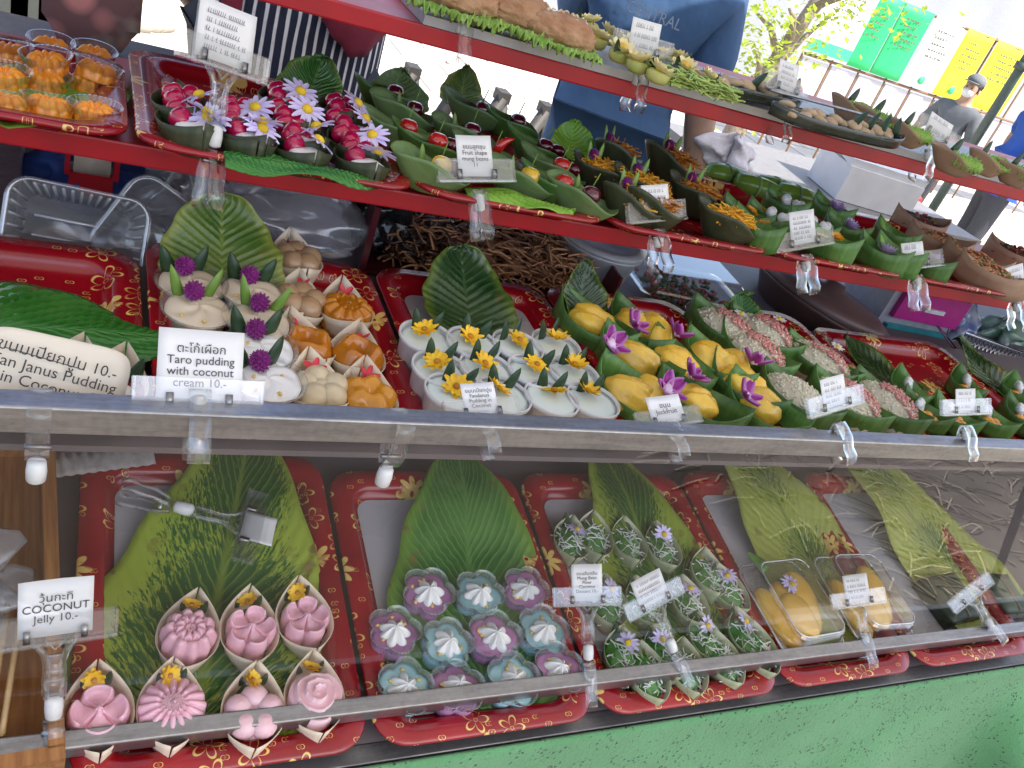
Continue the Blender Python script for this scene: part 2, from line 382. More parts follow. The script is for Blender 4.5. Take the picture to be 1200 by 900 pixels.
# ------------------------------------------------------------------ the stall
X0, X1 = -.35, 2.7
def bar(y, z, w_, h, x0=X0, x1=X1, tilt=0):
    return G().box(((x0 + x1) / 2, y, CZ + z), (x1 - x0, w_, h), Matrix.Rotation(tilt, 3, 'X'))
stall = put("display_stand", None, None, Matrix.Identity(4), "stepped four-tier market stand with metal rails and red-edged shelves", "market stall")
def bevbar(name, g, mat, parent, bev=.0015):
    me = g.me(name, mat, False); bm = bmesh.new(); bm.from_mesh(me)
    bmesh.ops.bevel(bm, geom=bm.edges[:], offset=bev, segments=2, affect='EDGES', profile=.5)
    bm.to_mesh(me); bm.free(); return put(name, me, parent)
bevbar("lower_rail", bar(.457, -.700, .016, .019, tilt=TH), RAIL, stall)
bevbar("upper_rail", bar(.530, -.416, .020, .023), RAIL, stall)
bevbar("table_edge", bar(.435, -.744, .020, .010, tilt=TH), EDGE, stall)
def slab(pl, ya, yb, dz0, dz1, x0=X0, x1=X1):
    y0, z0, s = pl; zz = lambda y, d: CZ + z0 + s * (y - y0) + d
    v = [(x, y, zz(y, d)) for x in (x0, x1) for y in (ya, yb) for d in (dz0, dz1)]
    return G().add(v, [(0, 1, 3, 2), (4, 6, 7, 5), (0, 4, 5, 1), (2, 3, 7, 6), (0, 2, 6, 4), (1, 5, 7, 3)])
put("table_top", slab(T1, .44, .90, -.020, -.004).me("table_top", BOARD, False), stall)
put("back_panel", G().box(((X0 + X1) / 2, .893, CZ - .58), (X1 - X0, .012, .18)).me("panel", pm("dark back panel", (.07, .045, .04), rough=.5, scale=10), False), stall)
put("glass_shelf", slab(T2, .568, .885, -.009, -.003).me("shelf", BOARD, False), stall)
bevbar("red_shelf", slab(T3, .815, 1.12, -.022, -.001), RED, stall, .002)
bevbar("red_shelf", slab(T4, .876, 1.16, -.025, -.006), RED, stall, .002)
put("silver_edge_strip", slab(T4, .874, 1.05, -.0055, .004, .30).me("strip", TAPE, False), stall)
for x in (-.055, 2.55):
    bevbar("post", G().box((x, 1.10, .575), (.034, .034, 1.13)), POST, stall, .002)
    bevbar("post", G().box((x, .925, .50), (.03, .03, .98)), POST, stall, .002)
    bevbar("side_strut", G().box((x - .012, 1.0, CZ - .455), (.03, .30, .03), Matrix.Rotation(R(18), 3, 'X')), POST, stall, .002)
    bevbar("table_leg", G().box((x, .47, .36), (.035, .035, .72)), POST, stall, .002)
# slanting front glass between the rails
GL = clear("front glass", tint=(.975, .98, .977), k=1.35, base=0.0, rough=.01)
put("glass_pane", G().sheet(lambda u, v: (X0 + .03 + (X1 - X0 - .06) * u, .4815 + .047 * v, CZ - .7075 + .281 * v), 1, 1).me("pane", GL, False), stall)

# the fabric awning that shades the stall
def awning():
    mt, t, b, o = new_mat("awning fabric"); g = N(t); t.nodes.remove(b)
    df = g.node("ShaderNodeBsdfDiffuse"); df.inputs[0].default_value = (.75, .73, .70, 1)
    tl = g.node("ShaderNodeBsdfTranslucent"); tl.inputs[0].default_value = (.80, .78, .74, 1)
    ms = g.node("ShaderNodeMixShader"); ms.inputs[0].default_value = .20
    t.links.new(df.outputs[0], ms.inputs[1]); t.links.new(tl.outputs[0], ms.inputs[2]); t.links.new(ms.outputs[0], o.inputs[0])
    r = put("awning", None, None, Matrix.Identity(4), "white fabric awning on metal poles over the stall", "awning")
    put("fabric", G().sheet(lambda u, v: (-1.6 + 5.2 * u, -.85 + 2.0 * v, 2.45 - .12 * (2 * v - 1) ** 2 - .03 * math.sin(u * 12) * math.sin(v * 3.1)), 30, 16).me("fabric", mt), r)
    for x in (-1.55, 3.55):
        for y in (-.8, 1.12): put("pole", G().tube([(x, y, 0), (x, y, 2.35)], .018, 10).me("pole", POST), r)
awning()

# green cloth hanging over the front of the table
def cloth():
    mt, t, b, o = new_mat("green foam cloth"); g = N(t); co = g.coord()
    vo = g.node("ShaderNodeTexVoronoi"); vo.inputs["Scale"].default_value = 160; t.links.new(co, vo.inputs["Vector"])
    pits = g.math('MULTIPLY', g.ramp(vo.outputs["Distance"], .34, .14), g.ramp(g.noise(45, 2, co), .45, .58))
    c1 = g.mix(g.ramp(g.noise(9, 4, co), .3, .7), (.13, .37, .155), (.10, .31, .12))
    t.links.new(g.mix(pits, c1, (.02, .09, .03)), b.inputs["Base Color"]); b.inputs["Roughness"].default_value = .8
    b.inputs["Sheen Weight"].default_value = .25
    g.bump(g.math('SUBTRACT', g.noise(170, 5, co, .7), pits), .9, .003, b)
    def fn(u, v):
        x = X0 + (X1 - X0) * u; z = .7605 - .755 * v
        fold = math.exp(-((x - (1.36 + (.742 - z) * .22)) / .045) ** 2) * .075 * min(1, max(0, (.715 - z) * 9))
        fold += math.exp(-((x - (1.14 - (.742 - z) * .5)) / .09) ** 2) * .03 * min(1, max(0, (.70 - z) * 6))
        return (x, .4215 - fold - .008 * math.sin(x * 9) * v * 2 - .03 * v, z)
    put("table_cloth", G().sheet(fn, 220, 60).me("cloth", mt, True, .004), None, None, "green foam cloth hanging down the front of the table", "cloth")
cloth()

# ------------------------------------------------------------------ trays
def rrect(w_, d, r, z, n=6):
    pts = []
    for cx, cy, a0 in ((w_ / 2 - r, d / 2 - r, 0), (-w_ / 2 + r, d / 2 - r, 90), (-w_ / 2 + r, -d / 2 + r, 180), (w_ / 2 - r, -d / 2 + r, 270)):
        for k in range(n + 1):
            a = R(a0 + 90 * k / n); pts.append(Vector((cx + r * math.cos(a), cy + r * math.sin(a), z)))
    return pts
_trays = {}
def tray_meshes(w_, d):
    k = (round(w_, 3), round(d, 3))
    if k not in _trays:
        rm, h = .024, .018
        loops = [rrect(w_ - .002, d - .002, .035, h - .004), rrect(w_, d, .036, h - .001), rrect(w_ - .003, d - .003, .034, h + .0012), rrect(w_ - 2 * rm, d - 2 * rm, .026, h - .001),
                 rrect(w_ - 2 * rm - .004, d - 2 * rm - .004, .024, h - .006), rrect(w_ - 2 * rm - .018, d - 2 * rm - .018, .02, .003)]
        n = len(loops[0]); v = [p for l in loops for p in l]; f = []
        for i in range(len(loops) - 1):
            for j in range(n): f.append((i * n + j, i * n + (j + 1) % n, (i + 1) * n + (j + 1) % n, (i + 1) * n + j))
        f.append(tuple(range((len(loops) - 1) * n, len(loops) * n)))
        body = mesh("tray_body", v, f, MAT["tray"], None, True, .0016)
        lin = rrect(w_ - 2 * rm - .020, d - 2 * rm - .020, .018, .0042)
        lining = mesh("lining", lin, [tuple(range(len(lin)))], FLOORW, None, False)
        _trays[k] = (body, lining)
    return _trays[k]
def frame(pl, p, yaw=0, rx=0, ry=0, s=1):
    return Matrix.Translation(p) @ Matrix.Rotation(math.atan(pl[2]), 4, 'X') @ Matrix.Rotation(yaw, 4, 'Z') @ Matrix.Rotation(rx, 4, 'X') @ Matrix.Rotation(ry, 4, 'Y') @ Matrix.Diagonal((s, s, s, 1))
def on(pl, x, y, dz=0): return Vector((x, y, CZ + pl[1] + pl[2] * (y - pl[0]) + dz))
def tray(pl, xa, xb, ya, yb, label, lining=False, dz=0.0015):
    c = math.sqrt(1 + pl[2] ** 2); b, l = tray_meshes(xb - xa - .002, (yb - ya) * c)
    ps = [P("tray_body", b)] + ([P("lining", l)] if lining else [])
    inst(ps, "serving_tray", frame(pl, on(pl, (xa + xb) / 2, (ya + yb) / 2, dz)), label, "tray", "red trays with gold print")
tray(T1, .022, .278, .428, .775, "red tray under the pink coconut jellies, at bottom left", True)
tray(T1, .281, .532, .426, .755, "red tray under the purple and teal flower cups", True)
tray(T1, .535, .803, .426, .755, "red tray under the green coconut-topped paper boats", True)
tray(T1, .806, 1.052, .428, .762, "red tray under the two clear mango boxes", True)
tray(T1, 1.055, 1.32, .430, .765, "red tray under the dark leaf packet, bottom right", True)
tray(T2, -.21, .063, .572, .835, "red tray under the long bright green leaf")
tray(T2, .066, .308, .572, .868, "red tray under the taro puddings and orange sweets")
tray(T2, .311, .540, .572, .872, "red tray under the white ribbed pudding cups", True)
tray(T2, .543, .772, .572, .880, "red tray under the yellow jackfruit boats")
tray(T2, .775, 1.005, .572, .890, "red tray under the sticky rice boats")
tray(T2, 1.008, 1.32, .572, .860, "red tray under the yellow sweets, right end of second tier")
tray(T3, -.24, .040, .768, 1.02, "red tray under the orange ring sweets in clear tubs")
tray(T3, .043, .303, .760, 1.09, "red tray under the ruby sweets with daisies")
tray(T3, .306, .535, .764, 1.07, "red tray under the fruit-shaped sweets in leaf cups")
tray(T3, .538, .785, .762, 1.07, "red tray under the golden thread sweets")
tray(T3, .788, 1.04, .764, 1.09, "red tray under the white heart and daisy boats")
tray(T3, 1.043, 1.34, .764, 1.07, "red tray under the brown leaf boats of fried topping")

# ------------------------------------------------------------------ large leaves
def leaf_mesh(L, W, mat, tip=1.6, base=.35, arch=.01, cup=.012, ribs=14, rib=.0016, seed=0, fold=0, cut=False, lift=0, lu=.74, taper=0):
    r = random.Random(seed); ph = r.random() * 6
    def fn(u, v):
        a = (v * 2 - 1); uu = u
        wd = (math.sin(math.pi * min(1, base + (1 - base) * uu)) ** (.55 if not cut else .35)) if uu < 1 else 0
        if cut: wd = max(wd, 0) if uu > .02 else wd
        wd *= (1 - .25 * uu ** tip) * (1 - taper * uu)
        x = a * W / 2 * wd * (1 + .03 * math.sin(uu * 23 + ph + (a > 0)))
        z = cup * abs(a) ** 1.5 + arch * math.sin(uu * math.pi) + rib * math.sin((uu - .35 * abs(a)) * ribs * 6.283) * (1 - abs(a) ** 6) * min(1, abs(a) * 5)
        z += .004 * math.sin(uu * 9 + a * 2 + ph) * abs(a) + fold * uu * uu + lift * (lambda q: q * q * (3 - 2 * q))(min(1, max(0, (uu - lu + .22) / .34)))
        return (x, uu * L - L / 2, z)
    return G().sheet(fn, 72, 20).me("leaf", mat, True, .0005)
def big_leaf(me, M, label): 
    put("banana_leaf", me, None, M, label, "leaf", "leaves lining the trays")
LU = [.74]
def lay(pl, tail, tip, dz, me_fn, label, rx=0, ry=0, **k):
    """lay a leaf on a tray from the picture points of its two ends"""
    a, b = at(*tail, pl, dz), at(*tip, pl, dz); d = b - a
    LU[0] = (.722 - a.y) / max(.01, b.y - a.y) - .125
    me = me_fn(d.length); yaw = -math.atan2(d.x, d.y)
    big_leaf(me, frame(pl, (a + b) / 2, yaw, rx, ry), label)
lay(T1, (226, 862), (290, 505), .007, lambda L: leaf_mesh(L, .285, LF_A, taper=.52, base=.30, lift=.022, lu=LU[0], arch=.004, cup=.002, seed=1, cut=True), "patterned yellow-green leaf under the pink jellies")
lay(T1, (572, 832), (528, 536), .007, lambda L: leaf_mesh(L, .215, LF_G, base=.34, lift=.022, lu=LU[0], arch=.006, cup=.003, seed=2), "dark green veined leaf under the flower cups")
lay(T1, (825, 790), (690, 526), .007, lambda L: leaf_mesh(L, .235, LF_A, taper=.42, base=.30, lift=.022, lu=LU[0], arch=.005, cup=.003, seed=3, cut=True), "patterned leaf under the green coconut-topped boats")
lay(T1, (1010, 745), (835, 512), .008, lambda L: leaf_mesh(L, .255, LF_P, taper=.38, base=.28, lift=.022, lu=LU[0], arch=.005, cup=.003, seed=4, cut=True), "pale olive leaf behind the mango boxes")
lay(T1, (1170, 725), (960, 512), .008, lambda L: leaf_mesh(L, .255, LF_P, taper=.38, base=.28, lift=.022, lu=LU[0], arch=.005, cup=.003, seed=5, cut=True), "pale olive leaf under the dark leaf packet")
lay(T2, (-150, 385), (205, 395), .024, lambda L: leaf_mesh(L, .17, LF_B, base=.30, arch=.006, cup=-.008, seed=6), "long bright green leaf lying across the tray rim")
def stand(pl, px, py, L, W, mat, label, tilt=55, yaw=0, seed=0, dz=.02, **k):
    """a leaf propped up: base at the picture point, leaning back"""
    me = leaf_mesh(L, W, mat, base=.22, arch=-.006, cup=.006, seed=seed, ribs=10, **k)
    big_leaf(me, frame(pl, at(px, py, pl, dz), yaw, R(tilt)) @ Matrix.Translation((0, L / 2, 0)), label)
stand(T2, 262, 345, .105, .125, LF_Y, "olive ribbed leaf propped behind the taro puddings", 40, .05, 11, .02, cut=True)
stand(T2, 556, 392, .115, .120, LF_D, "dark ribbed leaf propped behind the white pudding cups", 28, .02, 12, .012, cut=True)
stand(T2, 690, 385, .085, .075, LF_D, "dark ribbed leaf tip propped behind the jackfruit", 50, .25, 13, .02, cut=True)
stand(T2, 870, 385, .055, .07, LF_G, "serrated green leaf behind the rice boat row", 35, -.3, 14, .03)
stand(T2, 1075, 470, .14, .11, LF_D, "dark glossy leaf behind the heart-topped yellow sweets", 8, .45, 15, .012)
stand(T2, 1190, 470, .14, .10, LF_D, "dark glossy leaf at the right end of second tier", 12, .2, 16, .012)
stand(T3, 350, 132, .075, .085, LF_G, "ribbed dark leaf propped behind the ruby sweets", 45, -.5, 17, .02, cut=True)
stand(T3, 462, 128, .06, .09, BOATO, "curved olive leaf at the back of the fruit-shaped sweets", 40, -.3, 18, .02)
stand(T3, 540, 130, .07, .07, LF_Y, "pale yellow-green leaf tip rising behind the fruit sweets", 45, -.2, 19, .02)
stand(T3, 672, 188, .055, .075, LF_L, "lettuce-green ruffled leaf behind the golden thread sweets", 45, -.1, 20, .025, cut=True)
lay(T3, (262, 180), (440, 212), .021, lambda L: leaf_mesh(L, .045, LF_B, base=.25, arch=.004, cup=-.006, seed=21), "bright green leaf strip along the tray rim before the ruby sweets")
lay(T3, (545, 222), (672, 250), .021, lambda L: leaf_mesh(L, .042, LF_L, base=.25, arch=.006, cup=-.006, seed=22), "lime green leaf on the rim before the fruit sweets")
lay(T3, (-60, 112), (150, 104), .006, lambda L: leaf_mesh(L, .16, LF_L, base=.3, arch=.003, cup=-.002, seed=24), "lime green leaf under the orange ring sweets")
def a2(x, y, dz, ymin=.604):                    # on the second tier, never through the rail
    p = at(x, y, T2, dz); p.y = max(p.y, ymin); return p
# ------------------------------------------------------------------ building blocks of the sweets
def boat(L, W, H, mat, pw=2.3, flare=.72, lift=.45, ears=.0, thick=.0007, seed=0):
    r = random.Random(seed); k1, k2 = r.uniform(.9, 1.1), r.uniform(.9, 1.1)
    def fn(u, v):
        s = u * 2 - 1; t = v * 2 - 1; at_ = abs(t); sg = 1 if t > 0 else -1
        wt = W / 2 * (1 - abs(s) ** pw) + .0012
        if at_ < .5: x = wt * flare * at_ / .5; z = 0
        else:
            q = (at_ - .5) / .5; x = wt * (flare + (1 - flare) * q); z = q * H * (1 + lift * abs(s) ** 2.2) * (k1 if t > 0 else k2)
            if ears and s > .55: z += q * ears * (s - .55) / .45
        z += .25 * H * abs(s) ** 4
        return (sg * x, s * L / 2, z)
    return G().sheet(fn, 20, 12).me("boat", mat, True, thick)
def leaf_tip(l, w_, mat, lean=.25):
    def fn(u, v):
        a = v * 2 - 1; wd = w_ / 2 * (1 - u) ** .7 * (1 + .6 * u)
        return (a * wd, lean * l * u * u + .35 * abs(a) * wd, u * l)
    return G().sheet(fn, 6, 4).me("leaf_tip", mat, True, .0004)
def petals(n, r0, ln, w_, mat, cup=.2, layers=1, seed=0, droop=0):
    g = G(); r = random.Random(seed)
    for l in range(layers):
        for k in range(n):
            a = 2 * math.pi * (k + .5 * l) / n + r.uniform(-.12, .12); st = len(g.v); le = ln * (1 - .28 * l) * r.uniform(.88, 1.1); cu = cup * (1 + l * 1.3) + r.uniform(-.1, .1)
            g.sheet(lambda u, v: (r0 + u * le, (v - .5) * w_ * (math.sin(math.pi * (.18 + .72 * u)) ** .8), cu * le * u ** 1.5 - droop * u * u * le + .15 * w_ * (2 * v - 1) ** 2), 4, 3)
            g.mv(Matrix.Rotation(a, 4, 'Z'), st)
    return g.me("petals", mat, True)
def button(r, h, mat, n=10): return G().ball((0, 0, 0), (r, r, h), n, 6).me("flower_centre", mat)
def globe(r, mat, seed=0):
    g = G(); q = random.Random(seed)
    for i in range(70):
        z = 1 - 2 * (i + .5) / 70; a = i * 2.399963; d = Vector((math.sqrt(1 - z * z) * math.cos(a), math.sqrt(1 - z * z) * math.sin(a), z))
        st = len(g.v); s = r * .34; g.add([(0, 0, r * .95 + s * .5), (s, 0, r * .55), (-s * .5, s * .87, r * .55), (-s * .5, -s * .87, r * .55)], [(0, 1, 2), (0, 2, 3), (0, 3, 1)])
        g.mv(d.to_track_quat('Z', 'Y').to_matrix().to_4x4(), st)
    g.ball((0, 0, 0), r * .8, 8, 6)
    return g.me("globe_flower", mat, False)
def strands(n, fn, r, mat, seed=0, seg=4, ln=.02, curl=.01, sides=3):
    g = G(); q = random.Random(seed)
    for i in range(n):
        p = Vector(fn(q)); a = q.uniform(0, 6.28); d = Vector((math.cos(a), math.sin(a), q.uniform(-.25, .35))); pts = []
        for k in range(seg + 1):
            pts.append(p + d * ln * (k / seg - .5)); d = (d + Vector((q.uniform(-1, 1), q.uniform(-1, 1), q.uniform(-.5, .4))) * curl / ln * .4).normalized()
        g.tube(pts, r * q.uniform(.7, 1.2), sides, False)
    return g.me("strands", mat, True)
def grains(n, fn, sz, mat, seed=0, dirs=None):
    g = G(); q = random.Random(seed)
    for i in range(n):
        p = Vector(fn(q)); a = q.uniform(0, 6.28)
        g.ball(p, (sz * q.uniform(1, 1.5), sz * .55, sz * .5), 5, 3, None, Matrix.Rotation(a, 3, 'Z') @ Matrix.Rotation(q.uniform(-.7, .7), 3, 'Y'))
    return g.me("grains", mat, True)
def heart_mesh(s, mat):
    def fn(d):
        a = math.atan2(d.x, d.y); return (1 - .32 * max(0, math.cos(a)) ** 6 + .18 * abs(math.sin(a * 1)) * (d.y > 0) - .0) * (1 + .25 * max(0, -d.y) ** 3)
    return G().ball((0, 0, s * .5), (s, s, s * .55), 24, 10, fn).me("heart", mat)
def dome(L, W, H, q, s=.9):                     # random point on a mound, for crumbs and grains
    a = q.uniform(0, 6.28); r = math.sqrt(q.random()) * s
    x, y = r * math.cos(a), r * math.sin(a); return (x * W / 2, y * L / 2, H * math.sqrt(max(.02, 1 - r * r)))
FLYV = None
TIPD = leaf_tip(.024, .012, DARKLEAF); TIPS = leaf_tip(.017, .009, DARKLEAF); TIPL = leaf_tip(.026, .009, LEAFTIP)
FLY = petals(9, .0015, .0085, .0055, YEL, .25, 2, 1); FLYc = button(.0026, .002, YELC)
DSY = petals(13, .003, .011, .0042, LILAC, .08, 1, 2, .15); DSYc = button(.0042, .0028, DAISYC)
DSW = petals(9, .002, .007, .004, pm("white daisy petals", (.85, .83, .78), rough=.5), .1, 1, 3); DSWc = button(.003, .002, DAISYC)
REDP = petals(5, .001, .011, .006, pm("red petals", (.55, .01, .03), (.7, .05, .08), rough=.5), .3, 1, 4)
GLB = globe(.0078, PURPLE, 1); GLBs = globe(.0062, PURPLE, 2)
def flower_parts(pet, cen, M): return P("petals", pet, M, (P("flower_centre", cen, TR(0, 0, .001)),))

# ---- pink coconut jelly in paper boats
def jelly_dahlia(): 
    return G().polar(lambda t: .0215 * (1 + .06 * math.cos(10 * t)), lambda q, t: .024 + .006 * (1 - q ** 3) + .0040 * (abs(math.cos(5 * t + (math.pi / 2 if .22 < q < .58 else 0))) ** .6) * min(1, q * 3) - .004 * (math.exp(-((q - .58) / .04) ** 2) + math.exp(-((q - .22) / .04) ** 2)) - .006 * max(0, q - .8) / .2, 24, 100).me("jelly", PINK)
def jelly_five(n=5, deep=.3):
    def H(q, t):
        c = abs(math.cos(n / 2 * t)); rim = math.exp(-((q - .86) / .09) ** 2) * .0035
        return .024 - .0055 * (1 - min(1, c * 2.6)) * min(1, q * 3) + 1.1 * rim * min(1, c * 2.2) + .0045 * math.exp(-(q / .15) ** 4) - .0025 * math.exp(-((q - .55) / .25) ** 2) * min(1, c * 2) - .005 * max(0, q - .93) / .07
    return G().polar(lambda t: .022 * (1 - deep * (1 - abs(math.cos(n / 2 * t)) ** .55)), H, 30, 110).me("jelly", PINK)
def jelly_chrys():
    return G().polar(lambda t: .024 * (1 + .045 * abs(math.cos(8 * t))), lambda q, t: .019 + .008 * (1 - q ** 2) + .0042 * abs(math.cos(8 * t)) ** .6 * min(1, max(0, (q - .3) * 5)) + (.0022 * math.cos(14 * t) * math.cos(q * 45) + .002 if q < .34 else 0), 18, 96).me("jelly", PINK)
def jelly_lobes():
    g = G()
    for k in range(5):
        a = 2 * math.pi * k / 5 + .3; g.ball((.0125 * math.cos(a), .0125 * math.sin(a), .018), (.0115, .0115, .010), 16, 10)
    g.ball((0, 0, .017), (.012, .012, .0065), 14, 8); g.lathe([(.018, .002), (.019, .016)], 24); return g.me("jelly", PALEP)
def jelly_rose():
    def H(q, t):
        sp = (q * 3.2 + t / 6.283) % 1
        return .020 + .010 * (1 - q ** 1.6) + .0062 * (sp ** 2.0) * min(1, q * 5)
    return G().polar(lambda t: .0225 * (1 + .04 * math.sin(3 * t)), H, 26, 90).me("jelly", PALEP)
PBOAT = [boat(.080, .055, .019, CREAM, 2.4, .70, .40, .006, seed=i) for i in range(3)]
JEL = dict(dahlia=jelly_dahlia(), five=jelly_five(), four=jelly_five(4, .22), chrys=jelly_chrys(), lobes=jelly_lobes(), rose=jelly_rose())
def pink(k, i): return [P("paper_boat", PBOAT[i % 3]), P("jelly", JEL[k], TR(0, -.004, .003, R(-4), 0, 0, 1.12)), flower_parts(FLY, FLYc, TR(-.003, .025, .030, R(-35), 0, i)),
                        P("leaf_tip", TIPS, TR(.007, .027, .014, 0, R(12))), P("leaf_tip", TIPS, TR(-.010, .028, .012, 0, R(-18)))]
PK = [(221, 744, 'dahlia', -.22, "many-petalled pink dahlia jelly in paper boat, left of back row"), (293, 738, 'five', -.05, "pink five-petal jelly in paper boat, middle of back row"),
      (357, 726, 'five', .12, "pink five-petal jelly in paper boat beside tray rim, right of back row"), (115, 836, 'four', .05, "pink four-petal jelly in paper boat, left of front row"),
      (201, 830, 'chrys', -.05, "pink chrysanthemum jelly with beaded centre in paper boat"), (297, 834, 'lobes', -.1, "pale pink smooth-lobed flower jelly in paper boat"),
      (369, 818, 'rose', .0, "pale pink rose-shaped jelly in paper boat")]
for i, (x, y, k, yaw, lb) in enumerate(PK):
    inst(pink(k, i), "coconut_jelly", frame(T1, at(x, y, T1, .028) - Vector((0, -.004, .020)), yaw), lb, "jelly", "pink coconut jellies in paper boats")

# ---- jelly cups with a cream star
def fiv(t, d=.2, n=5): return 1 - d * (1 - abs(math.cos(n / 2 * t)) ** .7)
def cup_flower():
    g = G(); n = 100
    g.lathe([(.0165, .001), (.0170, .0012), (.0215, .014), (.0245, .0225), (.0252, .023)], n, lambda t, i: fiv(t + .3, .24) * (1 + (.012 * math.cos(50 * t) if i in (2, 3) else 0)), True, False)
    return g.me("cup", clear("frosted cup", tint=(.93, .97, .97), k=1.7, base=.04, rough=.08, haze=.07), True, .0005)
CUPF = cup_flower()
TEAL = pm("teal jelly", (.32, .52, .55), (.24, .44, .48), rough=.15, sss=.3, coat=.6, scale=40); VIOL = pm("violet jelly", (.46, .23, .41), (.36, .16, .32), rough=.15, sss=.3, coat=.6, scale=40)
def jfill(mt): return G().polar(lambda t: .0222 * fiv(t + .3, .24), lambda q, t: .0165 + .0006 * math.sin(3 * t) * q, 6, 60, .002).me("jelly", mt)
JT, JV = jfill(TEAL), jfill(VIOL)
def star(seed):
    r = random.Random(seed); a = [r.uniform(.8, 1.15) for _ in range(7)]; sw = r.uniform(-1.2, 1.2)
    return G().polar(lambda t: .0145 * (1 - .36 * (1 - abs(math.cos(3.5 * t)) ** .8)) * a[int((t / 6.2832 * 7) + .5) % 7], lambda q, t: .017 + .0095 * (1 - q ** 1.4) + .0022 * math.cos(7 * t + sw * q) * math.sin(min(1, q) * 3.14), 12, 84, .016).me("cream_star", WHITEC)
STARS = [star(i) for i in range(4)]
CORN = pm("yellow mung bits", (.80, .55, .14), rough=.5)
def corn(seed):
    q = random.Random(seed); g = G()
    for i in range(q.randint(4, 6)):
        a = q.uniform(0, 6.28); r = q.uniform(.011, .016); g.ball((r * math.cos(a), r * math.sin(a), .0175), (.0022, .0016, .0012), 6, 4, None, Matrix.Rotation(a * 3, 3, 'Z'))
    return g.me("mung_bits", CORN)
CORNS = [corn(i) for i in range(4)]
CUPS = [[(500, 700, 'V'), (560, 701, 'T'), (613, 694, 'V')], [(460, 746, 'V'), (520, 759, 'T'), (577, 752, 'V'), (632, 744, 'T')], [(470, 808, 'T'), (533, 812, 'V'), (597, 800, 'T'), (650, 788, 'V')]]
for ri, row in enumerate(CUPS):
    for ci, (x, y, c) in enumerate(row):
        i = ri * 4 + ci; cn = "violet" if c == 'V' else "teal"; same = [q for q in row if q[2] == c].index((x, y, c))
        lb = f"{cn} jelly flower cup with cream star, {('back', 'middle', 'front')[ri]} row, {ORD[ci]} from left"
        inst([P("cup", CUPF), P("jelly", JV if c == 'V' else JT), P("cream_star", STARS[i % 4]), P("mung_bits", CORNS[(i * 3) % 4], None, (), True)], "jelly_cup",
             frame(T1, at(x, y, T1, .020) - Vector((0, -.002, .013)), i * 1.3, R(rnd.uniform(-5, 5)), R(rnd.uniform(-5, 5)), rnd.uniform(1.17, 1.27)), lb, "jelly cup", "flower-shaped jelly cups")

# ---- green mung bean boats with coconut shreds
GBOAT = [boat(.070, .048, .021, pm("pale green paper leaf", (.28, .36, .17), (.58, .56, .40), rough=.6, scale=25), 2.4, .68, .15, .0, seed=10 + i) for i in range(3)]
MUNG = pm("green mung filling", (.035, .16, .022), (.09, .26, .05), rough=.4, sss=.15, scale=160, bump=.5, bscale=300)
COCO = pm("coconut shreds", (.80, .82, .76), rough=.5)
def mfill(seed):
    r = random.Random(seed); return G().ball((0, 0, .008), (.0195, .029, .0155), 24, 12, lambda d: 1 + .06 * math.sin(9 * d.x + seed) * math.sin(8 * d.y + 2 * seed) + r.uniform(-.02, .02)).me("filling", MUNG)
MF = [mfill(i) for i in range(3)]; MSH = [strands(46, lambda q: dome(.058, .042, .0245, q), .0010, COCO, 40 + i, 5, .021, .016) for i in range(3)]
DSYp = lambda x, y, z, rz: flower_parts(DSY, DSYc, TR(x, y, z, R(-25), 0, rz))
MB = [[(668, 632, 1), (695, 628, 0), (735, 634, 0), (775, 640, 1)], [(710, 706, 1), (753, 706, 1), (806, 705, 1), (852, 690, 1), (828, 672, 0)], [(728, 768, 1), (775, 765, 1), (826, 748, 1), (872, 744, 1)], [(757, 788, 0), (803, 782, 0), (846, 772, 0), (888, 761, 0)]]
for ri, row in enumerate(MB):
    for ci, (x, y, fl) in enumerate(row):
        i = ri * 4 + ci; rn = ("back row", "second row", "third row", "front row under the rail")[ri]
        ps = [P("leaf_boat", GBOAT[i % 3]), P("filling", MF[i % 3]), P("coconut_shreds", MSH[i % 3], None, (), True)]
        if fl: ps += [DSYp(.006, .016, .024, i), P("leaf_tip", TIPD, TR(-.004, .026, .012, 0, R(-20)))]
        inst(ps, "mung_bean_sweet", frame(T1, at(x, y, T1, .022) - Vector((0, 0, .017)), rnd.uniform(-.35, .25), 0, 0, rnd.uniform(.98, 1.06)), f"green sweet with white coconut shreds{' and lilac daisy' if fl else ''}, {rn}, {ORD[ci]} from left", "dessert", "green coconut-topped sweets")

# ---- mango in clear boxes, leaf packets
MANGO = pm("ripe mango", (.84, .46, .035), (.86, .56, .09), rough=.25, sss=.3, coat=.3, scale=30)
def clambox(w_, d, h):
    g = G(); n = 4
    lp = [rrect(w_ * .86, d * .88, .012, .001, n), rrect(w_ * .9, d * .92, .014, h * .45, n), rrect(w_, d, .016, h * .47, n), rrect(w_, d, .016, h * .5, n), rrect(w_ * .9, d * .92, .014, h * .52, n), rrect(w_ * .84, d * .86, .016, h * .93, n), rrect(w_ * .76, d * .8, .014, h, n)]
    k = len(lp[0]); g.add([p for l in lp for p in l], [(i * k + j, i * k + (j + 1) % k, (i + 1) * k + (j + 1) % k, (i + 1) * k + j) for i in range(len(lp) - 1) for j in range(k)] + [tuple(range(k)), tuple(range((len(lp) - 1) * k, len(lp) * k))])
    return g.me("box", clear("shiny box plastic", k=2.2, base=.05, rough=.05, haze=.02), False)
CB = clambox(.100, .122, .046)
def slice_(sx, seed): 
    r = random.Random(seed); a = r.random() * 6
    return G().ball((0, 0, 0), (.027, .046, .013), 22, 14, lambda d: (1 - .25 * max(0, d.y)) * (1 + .06 * math.sin(3 * d.y + a) + .05 * d.x * math.sin(6 * d.y))).me("mango_slice", MANGO)
SLC = [slice_(1, i) for i in range(3)]
